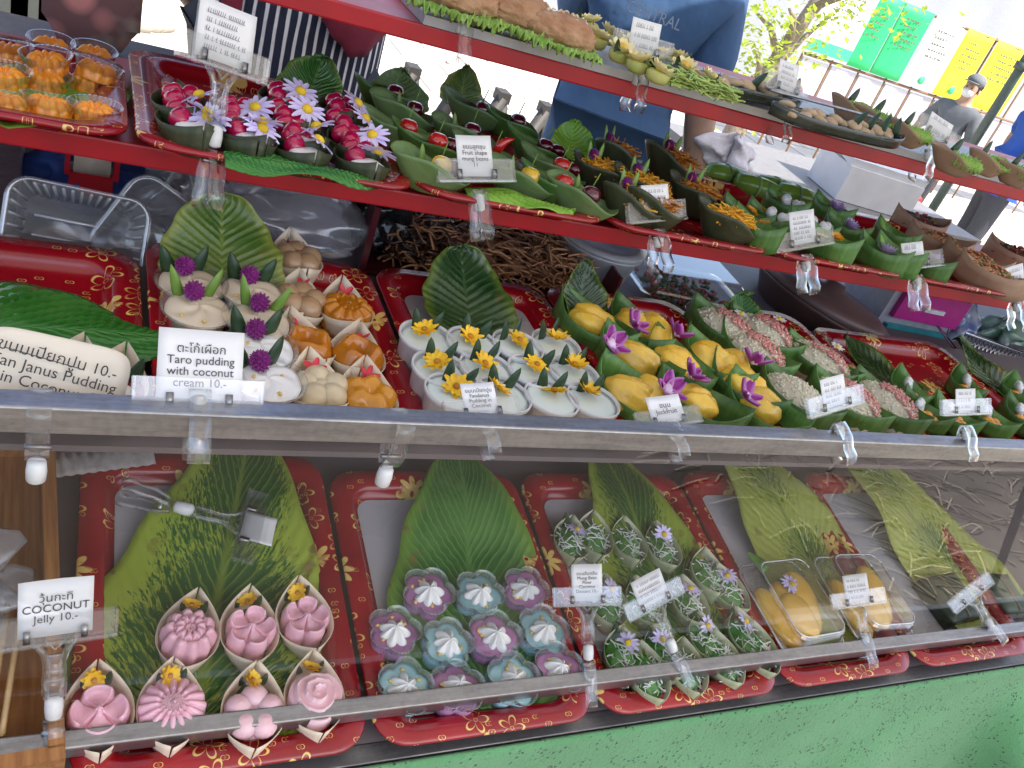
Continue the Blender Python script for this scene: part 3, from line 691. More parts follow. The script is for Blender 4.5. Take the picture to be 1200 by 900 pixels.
RICE = pm("sticky rice", (.72, .68, .55), rough=.4, sss=.2)
for x, y, yaw, lb, fl in ((922, 712, .05, "clear box of mango slices with lilac daisy, left of two", 1), (1006, 702, -.02, "clear box of mango slices behind a price clip, right of two", 0)):
    ps = [P("clear_box", CB), P("box_rim", G().tube(rrect(.100, .122, .016, .0225) + [rrect(.100, .122, .016, .0225)[0]], .0014, 5).tube(rrect(.078, .099, .014, .0455) + [rrect(.078, .099, .014, .0455)[0]], .0009, 5).me("rim", clear("box rim plastic", k=2.5, base=.3, rough=.12, haze=.3)))] + [P("mango_slice", SLC[k], TR(-.024 + .024 * k, -.004 + .006 * k, .015 + .004 * k, R(4), R(16), R(10 - 10 * k))) for k in range(3)]
    ps += [P("mango_slice", SLC[1], TR(-.004, -.012, .029, R(6), 0, R(22), .8))]
    if fl: ps += [flower_parts(DSY, DSYc, TR(.006, .022, .036)), P("leaf", leaf_tip(.03, .022, BOATG), TR(-.018, .045, .038, R(-80), 0, .5))]
    inst(ps, "mango_box", frame(T1, at(x, y, T1, .02) - Vector((0, 0, .018)), yaw, 0, 0, 1.12), lb, "food box", "clear boxes of mango")
def packet(w_, d, h, mat, seed=0):
    me = G().box((0, 0, h / 2), (w_, d, h)).me("packet", mat, True); bm = bmesh.new(); bm.from_mesh(me)
    bmesh.ops.subdivide_edges(bm, edges=bm.edges[:], cuts=5, use_grid_fill=True); r = random.Random(seed)
    for v in bm.verts:
        q = (abs(v.co.x) / (w_ / 2)) ** 4 + (abs(v.co.y) / (d / 2)) ** 4; v.co.z = h / 2 + (v.co.z - h / 2) * (1 - .28 * min(1, q)); v.co += Vector((r.uniform(-1, 1), r.uniform(-1, 1), r.uniform(-1, 1))) * .0007
    bm.to_mesh(me); bm.free(); return me
def leaf_packet(w_, d, h, mat): 
    st = G().tube([(0, -d / 2 - .001, h * .5), (0, -d / 2 * .9, h * .96), (0, 0, h + .0012), (0, d / 2 * .9, h * .96), (0, d / 2 + .001, h * .5)], .0011, 4).me("strip", BOATBR)
    return [P("wrapped_leaf", packet(w_, d, h, mat)), P("tie", st)]
inst(leaf_packet(.085, .075, .03, pm("dark wrapped leaf", (.025, .04, .02), (.04, .06, .03), rough=.4, scale=20)), "leaf_packet", frame(T1, at(1112, 700, T1, .02) - Vector((0, 0, .018)), .1), "dark green wrapped leaf packet behind the lower rail", "food packet")
inst(leaf_packet(.06, .07, .028, pm("grey green wrapped leaf", (.10, .13, .09), rough=.4, scale=20)), "leaf_packet", frame(T1, at(1176, 695, T1, .02) - Vector((0, 0, .018)), -.1), "grey-green leaf packet at the right edge of bottom tier", "food packet")

# ---- tier two: taro puddings
PETCUP = G().lathe([(.018, .001), (.0185, .0015), (.0255, .034), (.0275, .0355), (.0275, .0370)], 40, None, True, False).me("cup", PET, True, .0005)
TARO = pm("taro pudding", (.62, .52, .38), (.70, .60, .46), rough=.4, sss=.2, scale=40); 
PUDD = G().lathe([(.0172, .002), (.0178, .003), (.0222, .024)], 32, None).me("pudding", TARO)
CRM = G().polar(lambda t: .0236, lambda q, t: .0335 + .003 * (1 - q * q) + .0010 * math.sin(5 * t + 6 * q), 8, 40, .0235).me("cream", WHITEC)
CRMB = G().polar(lambda t: .0236, lambda q, t: .0335 + .004 * (1 - q * q) + .0012 * math.sin(4 * t + 5 * q), 8, 40, .0235).me("cream", TARO)
CORN5 = CORNS[1]
TP = [[(224, 335, 0), (295, 345, 0)], [(232, 365, 1), (302, 378, 1)], [(305, 410, 0)], [(238, 455, 2), (313, 448, 0)]]
for ri, row in enumerate(TP):
    for ci, (x, y, k) in enumerate(row):
        ps = [P("cup", PETCUP), P("pudding", PUDD), P("cream", CRM if ri > 1 else CRMB)]
        if k < 2: ps += [P("globe_flower", GLB, TR(-.002, .012, .043)), P("leaf_tip", TIPD if not k else TIPL, TR(.008, .016, .034, 0, R(24))), P("leaf_tip", TIPD if not k else TIPL, TR(-.011, .016, .034, 0, R(-18)))]
        ps += [P("mung_bits", CORN5, TR(0, -.004, .0185), (), True)]
        lb = [["taro pudding cup with purple flower, back left of tray", "taro pudding cup with purple flower before the propped leaf"], ["beige pudding cup with pale leaf tips above the taro card", "beige pudding cup with pale leaf tips, second row"],
              ["white-topped pudding cup with purple flower, middle of tray"], ["pudding cup partly behind the taro card, front row", "large white-topped pudding cup, front row by the rail"]][ri][ci]
        inst(ps, "taro_pudding", frame(T2, a2(x, y, .040) - Vector((0, 0, .039)), rnd.uniform(-.3, .3), 0, 0, 1.22), lb, "pudding", "taro puddings in clear cups")
# sweets in paper boats beside them
BEIGE = pm("beige steamed sweet", (.40, .24, .12), (.48, .32, .18), rough=.25, sss=.3, coat=.3); PALEB = pm("pale steamed sweet", (.68, .56, .36), rough=.3, sss=.3, coat=.3)
AMB = pm("amber egg yolk sweet", (.46, .15, .005), (.54, .20, .009), rough=.16, sss=.3, coat=.5, scale=50); GOLDY = pm("golden sweet", (.68, .30, .008), (.58, .23, .008), rough=.16, sss=.3, coat=.5)
def lobes(n, r, rr, z, mat, hz=.9):
    g = G()
    for k in range(n):
        a = 2 * math.pi * k / n + .2; g.ball((r * math.cos(a), r * math.sin(a), z), (rr, rr, rr * hz), 14, 10)
    g.ball((0, 0, z - .002), (r, r, rr * hz * .9), 14, 8); return g.me("sweet", mat)
LOB5 = lobes(5, .0125, .0125, .020, BEIGE); LOB5p = lobes(5, .0125, .0125, .020, PALEB)
FLO = G().polar(lambda t: .022 * (1 + .07 * abs(math.cos(5.5 * t))), lambda q, t: .022 + .006 * (1 - q ** 3) + .003 * abs(math.cos(5.5 * t)) * min(1, max(0, q - .35) * 4) + (.002 * math.cos(9 * t) * math.cos(q * 40) if q < .4 else -.002 * (q < .5)), 16, 88, .004).me("sweet", AMB)
RING = G().polar(lambda t: .0225 * (1 + .04 * math.cos(6 * t)), lambda q, t: .016 + .016 * math.sin(min(1, q * 1.02) * 3.0) ** .8 * (1 + .12 * math.cos(3 * t)) - .014 * math.exp(-(q / .42) ** 2), 20, 60, .003).me("sweet", AMB)
RINGy = G().polar(lambda t: .022 * (1 + .05 * math.cos(5 * t)), lambda q, t: .020 + .010 * math.sin(min(1, q) * 3.0) + .002 * math.cos(5 * t) * q, 14, 60, .003).me("sweet", GOLDY)
BS = [(348, 300, LOB5, .1, "beige five-lobed sweet in paper boat at tray back"), (352, 350, LOB5, -.1, "brown glossy lobed sweet in paper boat, second from back"), (406, 360, FLO, 0, "amber flower-shaped sweet in paper boat by the tray wall"),
      (358, 400, RING, .3, "amber hollow ring sweet in paper boat, left of two"), (420, 412, RING, -.2, "amber hollow ring sweet in paper boat, right of two"),
      (374, 452, LOB5p, .15, "pale translucent flower sweet with red petals, front row"), (432, 460, RINGy, -.05, "golden yellow cup sweet with red petals, front corner")]
for i, (x, y, me, yaw, lb) in enumerate(BS):
    inst([P("paper_boat", PBOAT[i % 3], TR(s=1.0)), P("sweet", me, TR(0, -.003, .001, 0, 0, 0, 1.12)), P("red_petals", REDP, TR(.002, .023, .026, R(-30), 0, i * 1.7))], "paper_boat_sweet", frame(T2, a2(x, y, .030) - Vector((0, 0, .024)), yaw), lb, "dessert", "sweets in paper boats")

# ---- white ribbed pudding cups
RIBW = pm("white ribbed cup", (.76, .76, .75), rough=.35, var=.04, scale=20)
RAM = G().lathe([(.0205, .0008), (.0215, .002), (.0252, .028), (.0278, .0300), (.0280, .0330), (.0266, .0335), (.0258, .031)], 120, lambda t, i: 1 + (.014 * math.cos(40 * t) if i in (1, 2) else 0), True, False).me("cup", RIBW, True)
MINT = pm("pale mint pudding", (.74, .82, .77), (.68, .77, .72), rough=.3, sss=.25, scale=25, var=.05)
RAM.transform(Matrix.Diagonal((1.06, 1.06, 1.35, 1)))
RPD = G().polar(lambda t: .0262, lambda q, t: .0420 + .0008 * (1 - q * q), 6, 48, .03).me("pudding", MINT)
RC = [[(500, 395), (554, 402), (606, 405), (651, 404)], [(516, 432), (570, 432), (625, 435), (672, 437)], [(533, 462), (590, 465), (648, 470), (696, 472)]]
FLYb = petals(9, .0022, .0125, .0058, YEL, .16, 2, 5); FLYbc = button(.0036, .0026, YELC)
FLV = [petals(n_, .0022, .0125, .0056, YEL, c_, 2, 5 + k) for k, (n_, c_) in enumerate(((9, .16), (8, .35), (10, .05), (8, .22)))]
for ri, row in enumerate(RC):
    for ci, (x, y) in enumerate(row):
        i = ri * 4 + ci
        ps = [P("cup", RAM), P("pudding", RPD, TR(0, 0, -rnd.uniform(0, .0035))), flower_parts(FLV[i * 3 % 4], FLYbc, TR(rnd.uniform(-.006, .004), rnd.uniform(.002, .010), .048, R(rnd.uniform(-30, 12)), R(rnd.uniform(-20, 20)), i * 1.9)), P("leaf_tip", TIPD, TR(-.007, .014, .042, 0, R(-16 + i % 3 * 5))), P("leaf_tip", TIPD, TR(.008, .014, .042, 0, R(24 - i % 4 * 4)))]
        inst(ps, "pudding_cup", frame(T2, a2(x, y, .043) - Vector((0, 0, .042)), rnd.uniform(-.5, .5)), f"white ribbed pudding cup with yellow flower, {('back', 'middle', 'front')[ri]} row, {ORD[ci]} from left", "pudding", "white ribbed pudding cups")

# ---- jackfruit boats and orchids
JACK = pm("yellow jackfruit", (.86, .59, .085), (.80, .47, .045), rough=.28, sss=.3, coat=.35, scale=35, bump=.15, bscale=120)
def pod(seed):
    from mathutils import noise as nz
    r = random.Random(seed); a, b = r.random() * 6, r.uniform(.08, .14); of = Vector((seed * 7.3, 0, 0))
    return G().ball((0, 0, 0), (.019 + .002 * (seed % 2), .033 - .003 * (seed % 3), .018), 30, 22, lambda d: (1 + .10 * nz.noise(d * 2.2 + of) + .03 * nz.noise(d * 7 + of)) * (1 - .26 * max(0, d.y)) * (1 + .05 * math.sin(11 * d.x + 3 * d.y + a) * max(0, d.z) + 1.5 * b * math.sin(3.2 * d.x + a) * max(0, d.z) - .14 * math.exp(-((d.x - .3 * d.y) / .16) ** 2) * max(0, d.z))).me("jackfruit_pod", JACK)
PODS = [pod(i) for i in range(7)]
LBOAT = [boat(.100, .058, .030, BOATG, 2.6, .7, .3, 0, .0009, 20 + i) for i in range(3)]
JF = [(695, 382, .25, 1), (648 + 100, 386, -.1, 2), (745, 425, .2, 1), (792, 430, -.15, 1), (838, 425, .0, 2), (745, 465, .2, 2), (818, 475, .5, 1), (872, 455, .1, 1), (893, 480, .1, 1)]
JFL = ["jackfruit boat at the back beside the propped dark leaf", "pair of jackfruit pods at tray back under dark orchids", "jackfruit boat with lilac orchid on its left tip", "jackfruit pod boat in the middle of the tray",
       "pair of jackfruit pods beside the red-striped rice boat", "jackfruit boat behind its price card, front left", "long jackfruit pod boat right of the price card", "jackfruit pod behind the front-right orchid", "jackfruit pod at the front corner beside sticky rice"]
for i, ((x, y, yaw, n), lb) in enumerate(zip(JF, JFL)):
    ps = [P("leaf_boat", LBOAT[i % 3])] + [P("jackfruit_pod", PODS[(i * 2 + k) % 7], TR((-.010 + .020 * k) if n > 1 else 0, .006 - .016 * k, .026 + .003 * k, R(8), R(-10 + 20 * k), R(25 - 40 * k))) for k in range(n)]
    inst(ps, "jackfruit_boat", frame(T2, a2(x, y, .034) - Vector((0, 0, .028)), yaw + .35, 0, 0, 1.14), lb, "jackfruit", "jackfruit in leaf boats")
def _orch():
    mt, t, b, o = new_mat("two tone orchid"); g = N(t); u, v, _ = g.sep(g.coord("UV")); av = g.math('ABSOLUTE', g.math('MULTIPLY_ADD', v, 2, -1))
    c = g.mix(g.ramp(g.math('ADD', av, g.math('MULTIPLY', g.noise(60), .4)), .7, 1.3), (.26, .006, .21), (.58, .24, .54)); c = g.mix(g.ramp(u, .28, .02), c, (.8, .7, .8)); t.links.new(c, b.inputs["Base Color"]); b.inputs["Roughness"].default_value = .45; return mt
ORCHM = _orch()
def orchid_petal(l, w_): return G().sheet(lambda u, v: ((v - .5) * w_ * math.sin(math.pi * (.12 + .8 * u)) ** .8, u * l, .25 * l * u * u + .25 * w_ * (2 * v - 1) ** 2), 8, 6).me("petal", ORCHM, True, .0004)
OPET, OPETb = orchid_petal(.024, .012), orchid_petal(.022, .017)
OLIP = G().ball((0, 0, .004), (.005, .007, .004), 10, 6, lambda d: 1 + .2 * math.sin(5 * d.x)).me("lip", pm("white orchid lip", (.80, .62, .78), rough=.4))
OR = [(712, 402, .3, "lilac orchid on the tip of the middle-left jackfruit boat"), (738, 380, 1.1, "dark purple orchid between the two back jackfruit boats"), (790, 392, 2.0, "dark purple orchid right of the back jackfruit pair"),
      (778, 455, .1, "large purple and white orchid above the jackfruit card"), (806, 440, 1.6, "purple orchid leaning on the middle jackfruit pod"), (868, 462, .8, "purple white-tipped orchid on the front right pods"), (880, 425, 2.4, "white-edged purple orchid petal cluster by the rice boats")]
for i, (x, y, yaw, lb) in enumerate(OR):
    ps = [P("petal", OPET if k % 2 else OPETb, TR(0, 0, 0, R(18), 0, R(72 * k))) for k in range(5)] + [P("lip", OLIP)]
    inst(ps, "orchid", frame(T2, a2(x, y, .058) - Vector((0, .004, 0)), yaw, R(30)), lb, "orchid", "orchids on the jackfruit")

# ---- sticky rice boats
BEANR = pm("red bean paste", (.60, .22, .20), (.68, .32, .27), rough=.3, coat=.3, bump=.5, bscale=300); RICEM = pm("sticky rice mound", (.68, .62, .46), rough=.5); RICEG = pm("rice grains", (.80, .75, .58), (.72, .66, .48), rough=.25, sss=.2)
RBO = [boat(.108, .062, .030, BOATG, 2.4, .72, .25, 0, .0009, 30 + i) for i in range(2)]
MOUND = G().ball((0, 0, .012), (.0265, .047, .030), 20, 12).me("mound", RICEM)
GRN = [grains(300, lambda q: (lambda p: (p[0], p[1], p[2] + .011))(dome(.094, .053, .0305, q, .97)), .0028, RICEG, 60 + i) for i in range(2)]
STRIPE = grains(130, lambda q: (lambda y_: (q.uniform(-.011, .013), y_, .0095 + .0325 * math.sqrt(max(.02, 1 - (y_ / .047) ** 2))))(q.uniform(-.036, .020)), .0026, BEANR, 77)
SRB = [(850, 382, .55, 1, "rice boat with small white flower at the back, dark leaf side"), (895, 388, .6, 1, "red-topped rice boat with white flower at tray back"), (885, 410, .5, 1, "rice boat with wide red bean end, middle"), (962, 420, .55, 2, "rice boat with pink dab and coconut curl, raised on the pile"),
       (935, 462, .5, 0, "plain sticky rice boat left of the clip"), (995, 466, .5, 1, "sticky rice boat behind the clear clip"), (1040, 470, .35, 1, "sticky rice boat with red bean stripe at the tray front")]
for i, (x, y, yaw, k, lb) in enumerate(SRB):
    ps = [P("leaf_boat", RBO[i % 2]), P("rice_mound", MOUND, None, (P("rice_grains", GRN[i % 2], None, (), True),))]
    if k: ps.append(P("bean_stripe", STRIPE, TR(.0 if k == 1 else -.004, 0, .001, s=1 if k == 1 else .98), (), True))
    if i in (0, 1, 3): ps.append(flower_parts(DSW, DSWc, TR(.006, -.008, .049, 0, 0, i)))
    inst(ps, "sticky_rice_boat", frame(T2, a2(x, y, .040) - Vector((0, 0, .030)), yaw, 0, 0, 1.1), lb, "sticky rice", "sticky rice in leaf boats")

# ---- yellow sweets with glassy hearts, right end of tier two
HEARTM = pm("glassy white heart", (.80, .83, .85), rough=.12, trans=.12, sss=.2, coat=.5, var=.04); HRT = heart_mesh(.011, HEARTM)
YB = [boat(.078, .050, .026, BOATG, 2.4, .62, .5, 0, .0009, 50 + i) for i in range(2)]
YS = lobes(4, .008, .009, .016, GOLDY)
HB = [(1080, 485, "yellow sweet in leaf boat left of the right-end clip"), (1115, 490, "yellow sweet in leaf boat under the right-end clip"), (1158, 492, "yellow sweet in leaf boat with glassy heart, right of the clip"), (1195, 490, "yellow sweet in leaf boat cut by the picture edge"), (1062, 460, "glassy heart sweet in leaf boat beside the rice"), (1130, 455, "heart-topped leaf boat behind the right-end card"), (1190, 462, "leaf boat with glassy heart at the back right")]
for i, (x, y, lb) in enumerate(HB):
    inst([P("leaf_boat", YB[i % 2]), P("yellow_sweet", YS, TR(0, -.008, 0)), P("glass_heart", HRT, TR(.002, .014, .024, R(55), 0, .2 * i))], "heart_sweet_boat", frame(T2, a2(x, y, .025) - Vector((0, 0, .018)), .5 - .15 * i), lb, "dessert", "yellow sweets in leaf boats")
# ---- white hearts in paper boats, left end of tier two
HRTb = heart_mesh(.0135, HEARTM)
for i, (x, y, lb) in enumerate(((-8, 442, "white heart pudding at the left picture edge"), (78, 440, "white heart pudding behind the handwritten card"), (128, 452, "pudding in paper boat with daisy, right of the handwritten card"), (42, 448, "paper boat pudding hidden mostly by the handwritten card"))):
    ps = [P("paper_boat", PBOAT[i % 3]), P("pudding", lobes(4, .010, .010, .014, WHITEC)), P("leaf_tip", TIPD, TR(.012, .018, .016, 0, R(15)))]
    if i < 2: ps.append(P("glass_heart", HRTb, TR(0, .018, .030, R(65), 0, .1)))
    if i == 2: ps.append(DSYp(-.004, .006, .026, 1))
    inst(ps, "heart_pudding", frame(T2, a2(x, y, .028) - Vector((0, 0, .022)), -.3), lb, "pudding", "white heart puddings")
def a3(x, y, dz):                               # on the red shelf, never in front of the tray wall
    p = at(x, y, T3, dz); p.y = max(p.y, .803); return p
# ------------------------------------------------------------------ tier three
# orange rings in fluted clear tubs
ORG = pm("orange ring sweet", (.92, .36, .03), (.88, .28, .018), rough=.3, sss=.35, coat=.4, scale=60)
OTUB = G().lathe([(.013, .001), (.0135, .0015), (.0195, .017), (.0208, .0175)], 96, lambda t, i: 1 + (.028 * math.cos(32 * t) if i in (1, 2) else 0), True, False).me("tub", PET, True, .0004)
ORNG = G().polar(lambda t: .0168 * (1 + .035 * math.cos(10 * t)), lambda q, t: .006 + .010 * math.sin(min(1, q * 1.03) * 2.95) ** .7 * (1 + .1 * math.cos(10 * t)), 12, 80, .002).me("ring_sweet", ORG)
OT = [[(12, 62), (60, 56), (110, 66)], [(57, 74), (112, 84)], [(6, 92), (52, 95), (106, 97)], [(4, 122), (57, 126), (112, 134)]]
for ri, row in enumerate(OT):
    for ci, (x, y) in enumerate(row):
        up = .012 if ri in (1,) else 0
        inst([P("tub", OTUB), P("ring_sweet", ORNG)], "orange_ring_sweet", frame(T3, a3(x, y, .014 + up) - Vector((0, 0, .010)), rnd.random() * 3, R(rnd.uniform(-10, 10)), R(rnd.uniform(-10, 10)), 1.12),
             f"orange ring sweet in clear tub, {('back', 'second', 'third', 'front')[ri]} row, {ORD[ci]} from left", "dessert", "orange ring sweets")
# ruby sweets with cream and a daisy in dark leaf boats
RUBY = pm("ruby sweet", (.50, .004, .075), (.38, .003, .05), rough=.12, coat=.8, sss=.2, scale=50)
DB = [boat(.068, .050, .019, BOATD, 2.4, .7, .25, 0, .001, 70 + i) for i in range(2)]
RUB = G().ball((-.009, -.004, .021), (.0105, .012, .0115), 14, 10, lambda d: 1 + .06 * math.sin(5 * d.x + 4 * d.y)).ball((.010, .014, .023), (.010, .011, .0105), 14, 10, lambda d: 1 + .06 * math.sin(6 * d.y)).ball((-.006, .016, .022), (.0105, .0095, .011), 14, 10, lambda d: 1 + .07 * math.sin(5 * d.x)).me("ruby_lumps", RUBY)
CSL = G().ball((.002, -.013, .0175), (.0165, .014, .006), 18, 8, lambda d: 1 + .08 * math.sin(6 * d.x)).me("cream", WHITEC)
RB = [[(335, 120), (402, 133)], [(215, 126), (280, 140), (340, 142), (408, 152)], [(222, 148), (286, 158), (350, 162), (416, 172)], [(228, 172), (292, 178), (358, 188), (430, 202)]]
for ri, row in enumerate(RB):
    for ci, (x, y) in enumerate(row):
        i = ri * 4 + ci; rn = ("back", "second", "third", "front")[ri]
        inst([P("leaf_boat", DB[i % 2]), P("cream", CSL), P("ruby_lumps", RUB, TR(0, .002, .002, s=.88)), flower_parts(DSY, DSYc, TR(.009, -.010, .031, R(30), R(6), i, 1.25))], "ruby_sweet",
             frame(T3, a3(x, y, .024 + .006 * (3 - ri)) - Vector((0, 0, .018)), .25 + rnd.uniform(-.2, .2), 0, 0, 1.1), f"ruby red sweet with lilac daisy in dark leaf, {rn} row, {ORD[ci]} from left", "dessert", "ruby sweets with daisies")
# fruit-shaped sweets in green leaf cups
def leaf_cup(L, W, H, mat, seed):
    r = random.Random(seed); a = r.random() * 6
    def fn(u, v):
        t = 2 * math.pi * v; q = u
        rr = (.42 + .58 * q ** .8); pt = 1 + .28 * max(0, math.cos(t - math.pi)) ** 3
        return (L / 2 * rr * math.cos(t) * pt, W / 2 * rr * math.sin(t), H * q * (1 + .35 * math.cos(t - math.pi) + .12 * math.sin(3 * t + a)))
    g = G().sheet(fn, 8, 28, True); n = 28; g.f.append(tuple(range(n))); return g.me("leaf_cup", mat, True, .001)
LC = [leaf_cup(.082, .056, .030, m_, i) for i, m_ in enumerate((BOATG, BOATO, BOATO))]
FR = dict(red=pm("glossy red fruit sweet", (.60, .02, .015), rough=.1, coat=.9, sss=.2), dark=pm("glossy dark cherry sweet", (.10, .004, .012), rough=.1, coat=.9), yellow=pm("glossy yellow fruit sweet", (.75, .48, .02), (.65, .40, .02), rough=.15, coat=.7, sss=.2))
BALL = {k: G().ball((0, 0, 0), (.0115, .0115, .0110), 16, 12, lambda d: 1 - .16 * max(0, d.z) ** 8).me("fruit", v) for k, v in FR.items()}
CHIL = G().tube([(0, 0, 0), (.004, 0, .010), (.010, 0, .017), (.018, 0, .020)], [.006, .0055, .004, .0008], 10).me("fruit", FR["red"])
SPRIG = G().tube([(0, 0, 0), (.001, 0, .016)], .0007, 4).me("stalk", LEAFTIP)
FC = [(455, 120, 'dark', .2), (478, 140, 'dark', -.1), (470, 162, 'red', .0), (505, 178, 'red', -.1), (508, 207, 'yellow', .0), (558, 138, 'dark', -.2), (600, 152, 'dark', -.2), (545, 165, 'dark', .1), (572, 190, 'chili', -.1), (632, 182, 'dark', -.4), (612, 218, 'yellow', -.1), (650, 205, 'red', -.3), (652, 226, 'red', -.2), (684, 240, 'dark', -.4)]
FCL = ["at the back left corner", "second from the back left, with cherry", "on the left side of the tray", "behind the yellow-fruit cup", "at the front left, yellow fruit inside", "at the back by the fence", "behind the card, back row", "in the middle of the tray",
       "with red chilli, just behind the card", "at the right back, near the lettuce leaf", "at the front, right beside the card", "on the right, small red fruit inside", "at the front right, big red ball inside", "at the front right corner by golden threads"]
for i, ((x, y, k, yaw), l) in enumerate(zip(FC, FCL)):
    ps = [P("leaf_cup", LC[i % 3]), P("fruit", CHIL if k == 'chili' else BALL[k], TR(.004, -.004, .030)), P("stalk", SPRIG, TR(.003, -.003, .040, R(-15), R(10)))]
    if i % 3 == 1: ps.append(P("leaf_tip", TIPL, TR(-.010, .012, .018, 0, R(-8))))
    if i in (3, 4, 9, 11): ps.append(P("fruit", BALL['dark'], TR(.022, .002, .028, s=.85)))
    inst(ps, "fruit_shaped_sweet", frame(T3, a3(x, y, .024 + max(0, (190 - y) * .00015)) - Vector((0, 0, .016)), yaw), f"green leaf cup {l}", "dessert", "fruit-shaped sweets in leaf cups")
# golden threads in dark cups
THR = pm("golden egg threads", (.85, .45, .03), (.78, .34, .02), rough=.35, sss=.2, scale=80); THRb = pm("amber egg threads", (.62, .24, .03), rough=.4, scale=80)
DC = [leaf_cup(.074, .062, .032, BOATD, 30 + i) for i in range(2)]
THM = [G().ball((0, 0, .014), (.024, .021, .014), 16, 8).mv(Matrix.Translation((0, 0, .010))).me("thread_mound", m_) for m_ in (THR, THRb)]
THS = [strands(130, lambda q: (lambda p: (p[0], p[1], p[2] + .020))(dome(.046, .054, .019, q, .9)), .0010, m_, 80 + i, 5, .022, .02) for i, m_ in enumerate((THR, THRb))]
FT = [(722, 192, 1, .4), (703, 215, 0, .1), (788, 205, 1, -.2), (752, 232, 0, -.1), (742, 252, 0, .0), (815, 240, 1, -.2), (780, 268, 1, .1), (858, 278, 0, -.2)]
FTL = ["amber thread sweet in dark cup at the back left", "bright golden thread sweet behind the red ball cup", "amber thread sweet in the large dark cup below the blue shirt", "golden thread sweet with purple flower, middle", "long dark cup of golden threads at the front left", "golden thread sweet with pale leaf tips, middle right", "dark cup half hidden by the slanted card", "golden thread sweet with loose strand, front right"]
for i, ((x, y, k, yaw), lb) in enumerate(zip(FT, FTL)):
    ps = [P("leaf_cup", DC[i % 2]), P("thread_mound", THM[k], None, (P("egg_threads", THS[k], None, (), True),))]
    if i not in (6, 7): ps += [P("globe_flower", GLBs, TR(-.010, .016, .042)), P("leaf_tip", TIPL, TR(-.012, .016, .030, 0, R(-8))), P("leaf_tip", TIPL, TR(.000, .018, .030, 0, R(12)))]
    inst(ps, "golden_thread_sweet", frame(T3, a3(x, y, .024 + max(0, (215 - y) * .0003)) - Vector((0, 0, .016)), yaw, 0, 0, 1.25 if i == 2 else 1.1), lb, "dessert", "golden thread sweets")
# leaf rolls, heart and daisy boats
ROLL = G().lathe([(.004, -.036), (.013, -.031), (.0155, -.012), (.0155, .012), (.013, .031), (.004, .036)], 16, lambda t, i: 1 + .05 * math.cos(7 * t)).mv(Matrix.Rotation(R(90), 4, 'Y')).mv(Matrix.Translation((0, 0, .015))).me("roll", LF_G)
for x, y, yaw, lb in ((848, 208, .1, "green leaf roll at the back, right of the bare arm"), (884, 222, -.25, "plump green leaf roll behind the daisy boats"), (930, 232, -.1, "dark green leaf bundle behind the white hearts"), (905, 222, .1, "green leaf roll half hidden behind another roll")):
    inst([P("rolled_leaf", ROLL), P("tie", G().lathe([(.0165, -.002), (.0165, .002)], 16).mv(Matrix.Rotation(R(90), 4, 'Y')).mv(Matrix.Translation((0, 0, .015))).me("tie", BOATO))], "leaf_roll", frame(T3, a3(x, y, .02) - Vector((0, 0, .012)), yaw, 0, 0, 1.1), lb, "leaf roll", "rolled leaf sweets")
GB = [boat(.078, .054, .032, BOATG, 2.6, .62, .25, 0, .001, 90 + i) for i in range(3)]
ORGP = petals(10, .002, .008, .0045, pm("orange petals", (.85, .38, .01), rough=.5), .2, 2, 6); ORGC = button(.0035, .002, YELC)
CHRY = petals(16, .002, .014, .0042, pm("mauve petals", (.50, .34, .62), (.60, .46, .70), rough=.5), .5, 3, 7)
FILW = G().ball((0, 0, .014), (.018, .028, .012), 16, 8).me("filling", WHITEC); FILG = G().ball((0, 0, .014), (.018, .028, .012), 16, 8).me("filling", pm("yellow green filling", (.40, .36, .08), rough=.5, bump=.5, bscale=200))
HD = [(872, 258, 0, .5, "leaf boat with orange daisy, left end of the heart group"), (900, 262, 1, .4, "leaf boat with white hearts, left of the upright card"), (918, 246, 1, .3, "leaf boat with white heart behind the upright card"), (908, 292, 0, .4, "leaf boat with orange daisy at the front, left of card"), (948, 272, 1, .5, "leaf boat with white heart right of the upright card"),
      (996, 308, 0, .55, "open leaf boat with orange daisy at the front rim"), (974, 250, 2, .3, "leaf boat with round mauve flower at the back"), (990, 272, 2, .3, "leaf boat with mauve flower and yellow leaf, middle"), (1034, 304, 2, .5, "leaf boat with mauve flower behind the slanted clip"), (1106, 325, 2, .2, "leaf boat with mauve flower right of the slanted clip"), (1048, 280, 3, .3, "leaf boat with pale yellow leaf edge, back row"), (1075, 322, 3, .3, "leaf boat under the slanted clip at the shelf edge")]
for i, (x, y, k, yaw, lb) in enumerate(HD):
    ps = [P("leaf_boat", GB[i % 3]), P("filling", FILG if k > 1 else FILW)]
    if k == 0: ps += [flower_parts(ORGP, ORGC, TR(.004, -.004, .034, R(20), 0, i)), flower_parts(DSW, DSWc, TR(-.006, .012, .030))]
    if k == 1: ps += [P("glass_heart", HRT, TR(-.004, .004, .032, R(60), 0, .2)), P("glass_heart", HRT, TR(.010, -.012, .030, R(60), 0, -.3)), flower_parts(ORGP, ORGC, TR(.010, .014, .030, R(20), 0, i))]
    if k == 2: ps += [P("petals", CHRY, TR(.0, -.004, .028, R(15), 0, i), (P("flower_centre", DSYc, TR(0, 0, .004)),))]
    if k == 3: ps += [P("leaf_tip", leaf_tip(.03, .02, LF_L), TR(-.008, .01, .02, R(-30)))]
    inst(ps, "leaf_boat_sweet", frame(T3, a3(x, y, .028) - Vector((0, 0, .02)), yaw), lb, "dessert", "flower-topped leaf boats")
